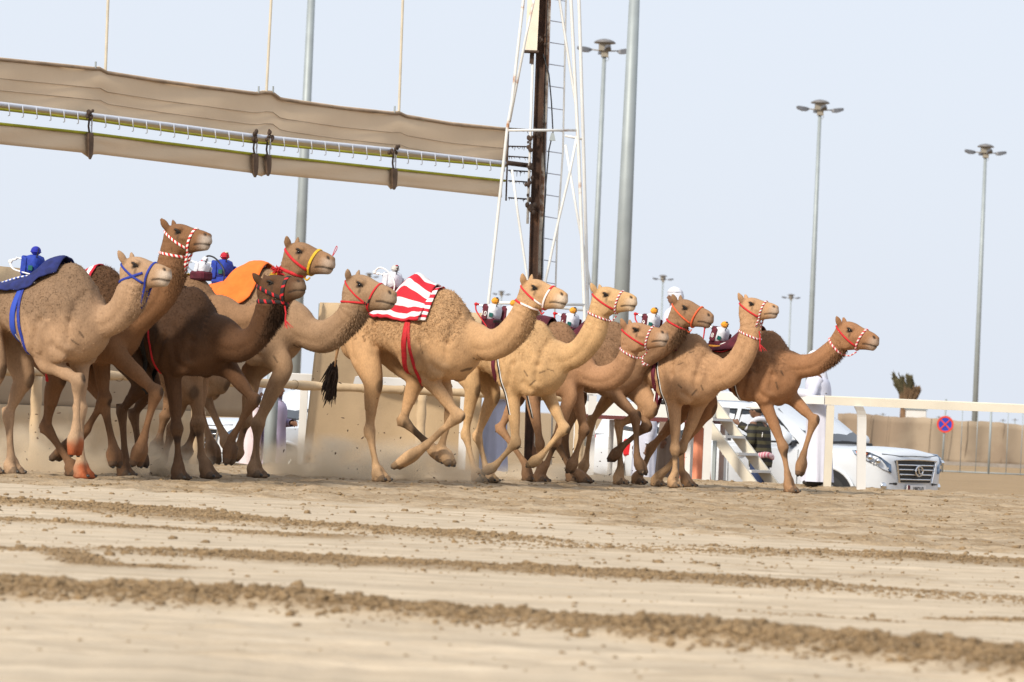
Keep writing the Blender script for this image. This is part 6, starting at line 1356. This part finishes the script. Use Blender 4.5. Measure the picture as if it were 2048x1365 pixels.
w_ = person(pat(1522, 55.2), math.radians(150), 'man in dark striped sweater and blue jeans reaching to the car window', SWEAT, head='cap', arms=('bent', 'reach'), H=1.70, trousers=JEAN, lean=.12)
m = MB(); m.tube([(.02 + .19 * math.cos(q), .225 * math.sin(q), .93 + .02 * math.sin(3 * q)) for q in np.linspace(0, 2 * math.pi, 26, endpoint=False)], .045, 8, closed=True, flat=.6); m.build('waist_scarf', SCARFP, w_, smooth=True)
m = MB(); m.tube(catmull([(.14, -.10, 1.47), (.02, -.16, 1.50), (-.10, -.05, 1.46), (.02, .16, 1.47), (.19, .12, 1.30)], 5), .040, 8, flat=.6); m.build('neck_scarf', GHUT, w_, smooth=True)
o = link('lettering', text_mesh('Goo', .11), WHT, w_); o.rotation_euler = (math.pi / 2, 0, math.radians(-60)); o.location = (-.10, .188, 1.24)
person(pat(1392, 51.9), math.radians(185), 'person in salmon pink robe standing behind the upright white rail post', SALM, arms=('down', 'bent'), H=1.76)
person(pat(1290, 54.5), math.radians(200), 'man in white robe with red and white headscarf beneath the platform', THOBE, scarf=GHUTR, H=1.72)
_pp = P0 + pfw * -.62 + pwd * .50; person((float(_pp[0]), float(_pp[1]), DZ + .02), math.radians(195), 'man in white headscarf and robe standing on the white platform', THOBE, H=1.62, arms=('bent', 'down'))
person(pat(987, 52.2), math.radians(0), 'man in pale blue-white robe between the pale running legs', BLTH, arms=('bent', 'bent'), H=1.76)
person(pat(547, 52.9), math.radians(-20), 'person in lavender robe next to the thick grey pipe post', LAV, arms=('bent', 'down'), H=1.70)
person(pat(503, 52.9), math.radians(10), 'person in pale pinkish white robe half behind a dark running leg', mat('pinkish_robe', (.66, .56, .60), .85, var=.05, bump=.3, bscale=6), H=1.70)
person(pat(1338, 53.6), math.radians(170), 'person in grey-brown robe in the shade under the platform', BRR, scarf=BRR, H=1.68)

# --- dust kicked up by the feet, and flying grit
def dust(u, v, Y, size, dens, seed):
    p = at(u, v, Y); m = MB(); m.ell((0, 0, 0), (1, 1, 1), 20, 12); mt = bpy.data.materials.new('dust_air'); mt.use_nodes = True; t = mt.node_tree; t.nodes.clear()
    o = t.nodes.new('ShaderNodeOutputMaterial'); pv = t.nodes.new('ShaderNodeVolumePrincipled'); pv.inputs['Color'].default_value = (.93, .82, .65, 1); pv.inputs['Anisotropy'].default_value = .1
    tc = t.nodes.new('ShaderNodeTexCoord'); ln = t.nodes.new('ShaderNodeVectorMath'); ln.operation = 'LENGTH'; t.links.new(tc.outputs['Object'], ln.inputs[0])
    mr = t.nodes.new('ShaderNodeMapRange'); mr.interpolation_type = 'SMOOTHSTEP'; mr.inputs[1].default_value = .95; mr.inputs[2].default_value = .15; mr.inputs[3].default_value = 0; mr.inputs[4].default_value = 1; t.links.new(ln.outputs['Value'], mr.inputs[0])
    mp = t.nodes.new('ShaderNodeMapping'); mp.inputs['Location'].default_value = (seed, seed * .7, 0); mp.inputs['Scale'].default_value = (size[0], size[1], size[2]); t.links.new(tc.outputs['Object'], mp.inputs[0])
    nz = t.nodes.new('ShaderNodeTexNoise'); nz.inputs['Scale'].default_value = 3.2; nz.inputs['Detail'].default_value = 3; t.links.new(mp.outputs[0], nz.inputs['Vector'])
    m2 = t.nodes.new('ShaderNodeMapRange'); m2.inputs[1].default_value = .38; m2.inputs[2].default_value = .66; t.links.new(nz.outputs[0], m2.inputs[0])
    a = t.nodes.new('ShaderNodeMath'); a.operation = 'MULTIPLY'; t.links.new(mr.outputs[0], a.inputs[0]); t.links.new(m2.outputs[0], a.inputs[1])
    b = t.nodes.new('ShaderNodeMath'); b.operation = 'MULTIPLY'; b.inputs[1].default_value = dens; t.links.new(a.outputs[0], b.inputs[0]); t.links.new(b.outputs[0], pv.inputs['Density']); t.links.new(pv.outputs[0], o.inputs['Volume'])
    ob = m.build('dust_cloud', mt); ob.location = (float(p[0]), float(p[1]), max(float(p[2]), .02)); ob.scale = size; tag(ob, 'thin beige dust kicked up around the running feet', 'dust', kind='stuff')
dust(650, 935, 41.5, (1.1, .8, .45), 10.5, 1.0); dust(840, 935, 42.0, (1.0, .8, .42), 8.2, 5.0)
dust(300, 935, 38.3, (.8, .6, .42), 12.0, 9.0); dust(90, 925, 38.2, (1.1, .7, .52), 7.5, 13.0); dust(1130, 965, 46.0, (1.5, .7, .25), 6.8, 17.0)
m = MB(); g_ = np.random.default_rng(21)
for i in range(190):
    zone = g_.integers(0, 3); u, v, Y = ((40 + 330 * g_.random(), 960 - 270 * g_.random() ** 1.7, 36.5 + 2 * g_.random()), (560 + 400 * g_.random(), 965 - 240 * g_.random() ** 1.8, 39.5 + 2.5 * g_.random()), (960 + 420 * g_.random(), 970 - 110 * g_.random() ** 1.6, 42 + 3 * g_.random()))[zone]
    c = at(u, v, Y); s_ = .005 + .010 * g_.random() ** 2; d = g_.normal(0, 1, 3); d /= np.linalg.norm(d)
    if c[2] < .03: continue
    m.ell(c, np.array([s_ * .7, s_ * .7, s_ * (1 + 1.3 * g_.random())]), 5, 4, M=np.linalg.qr(g_.normal(0, 1, (3, 3)))[0])
o = m.build('flying_grit', mat('grit', (.13, .085, .05), .95, var=.4, vscale=30)); tag(o, 'dark specks of grit thrown up behind the hooves', 'grit', kind='stuff')
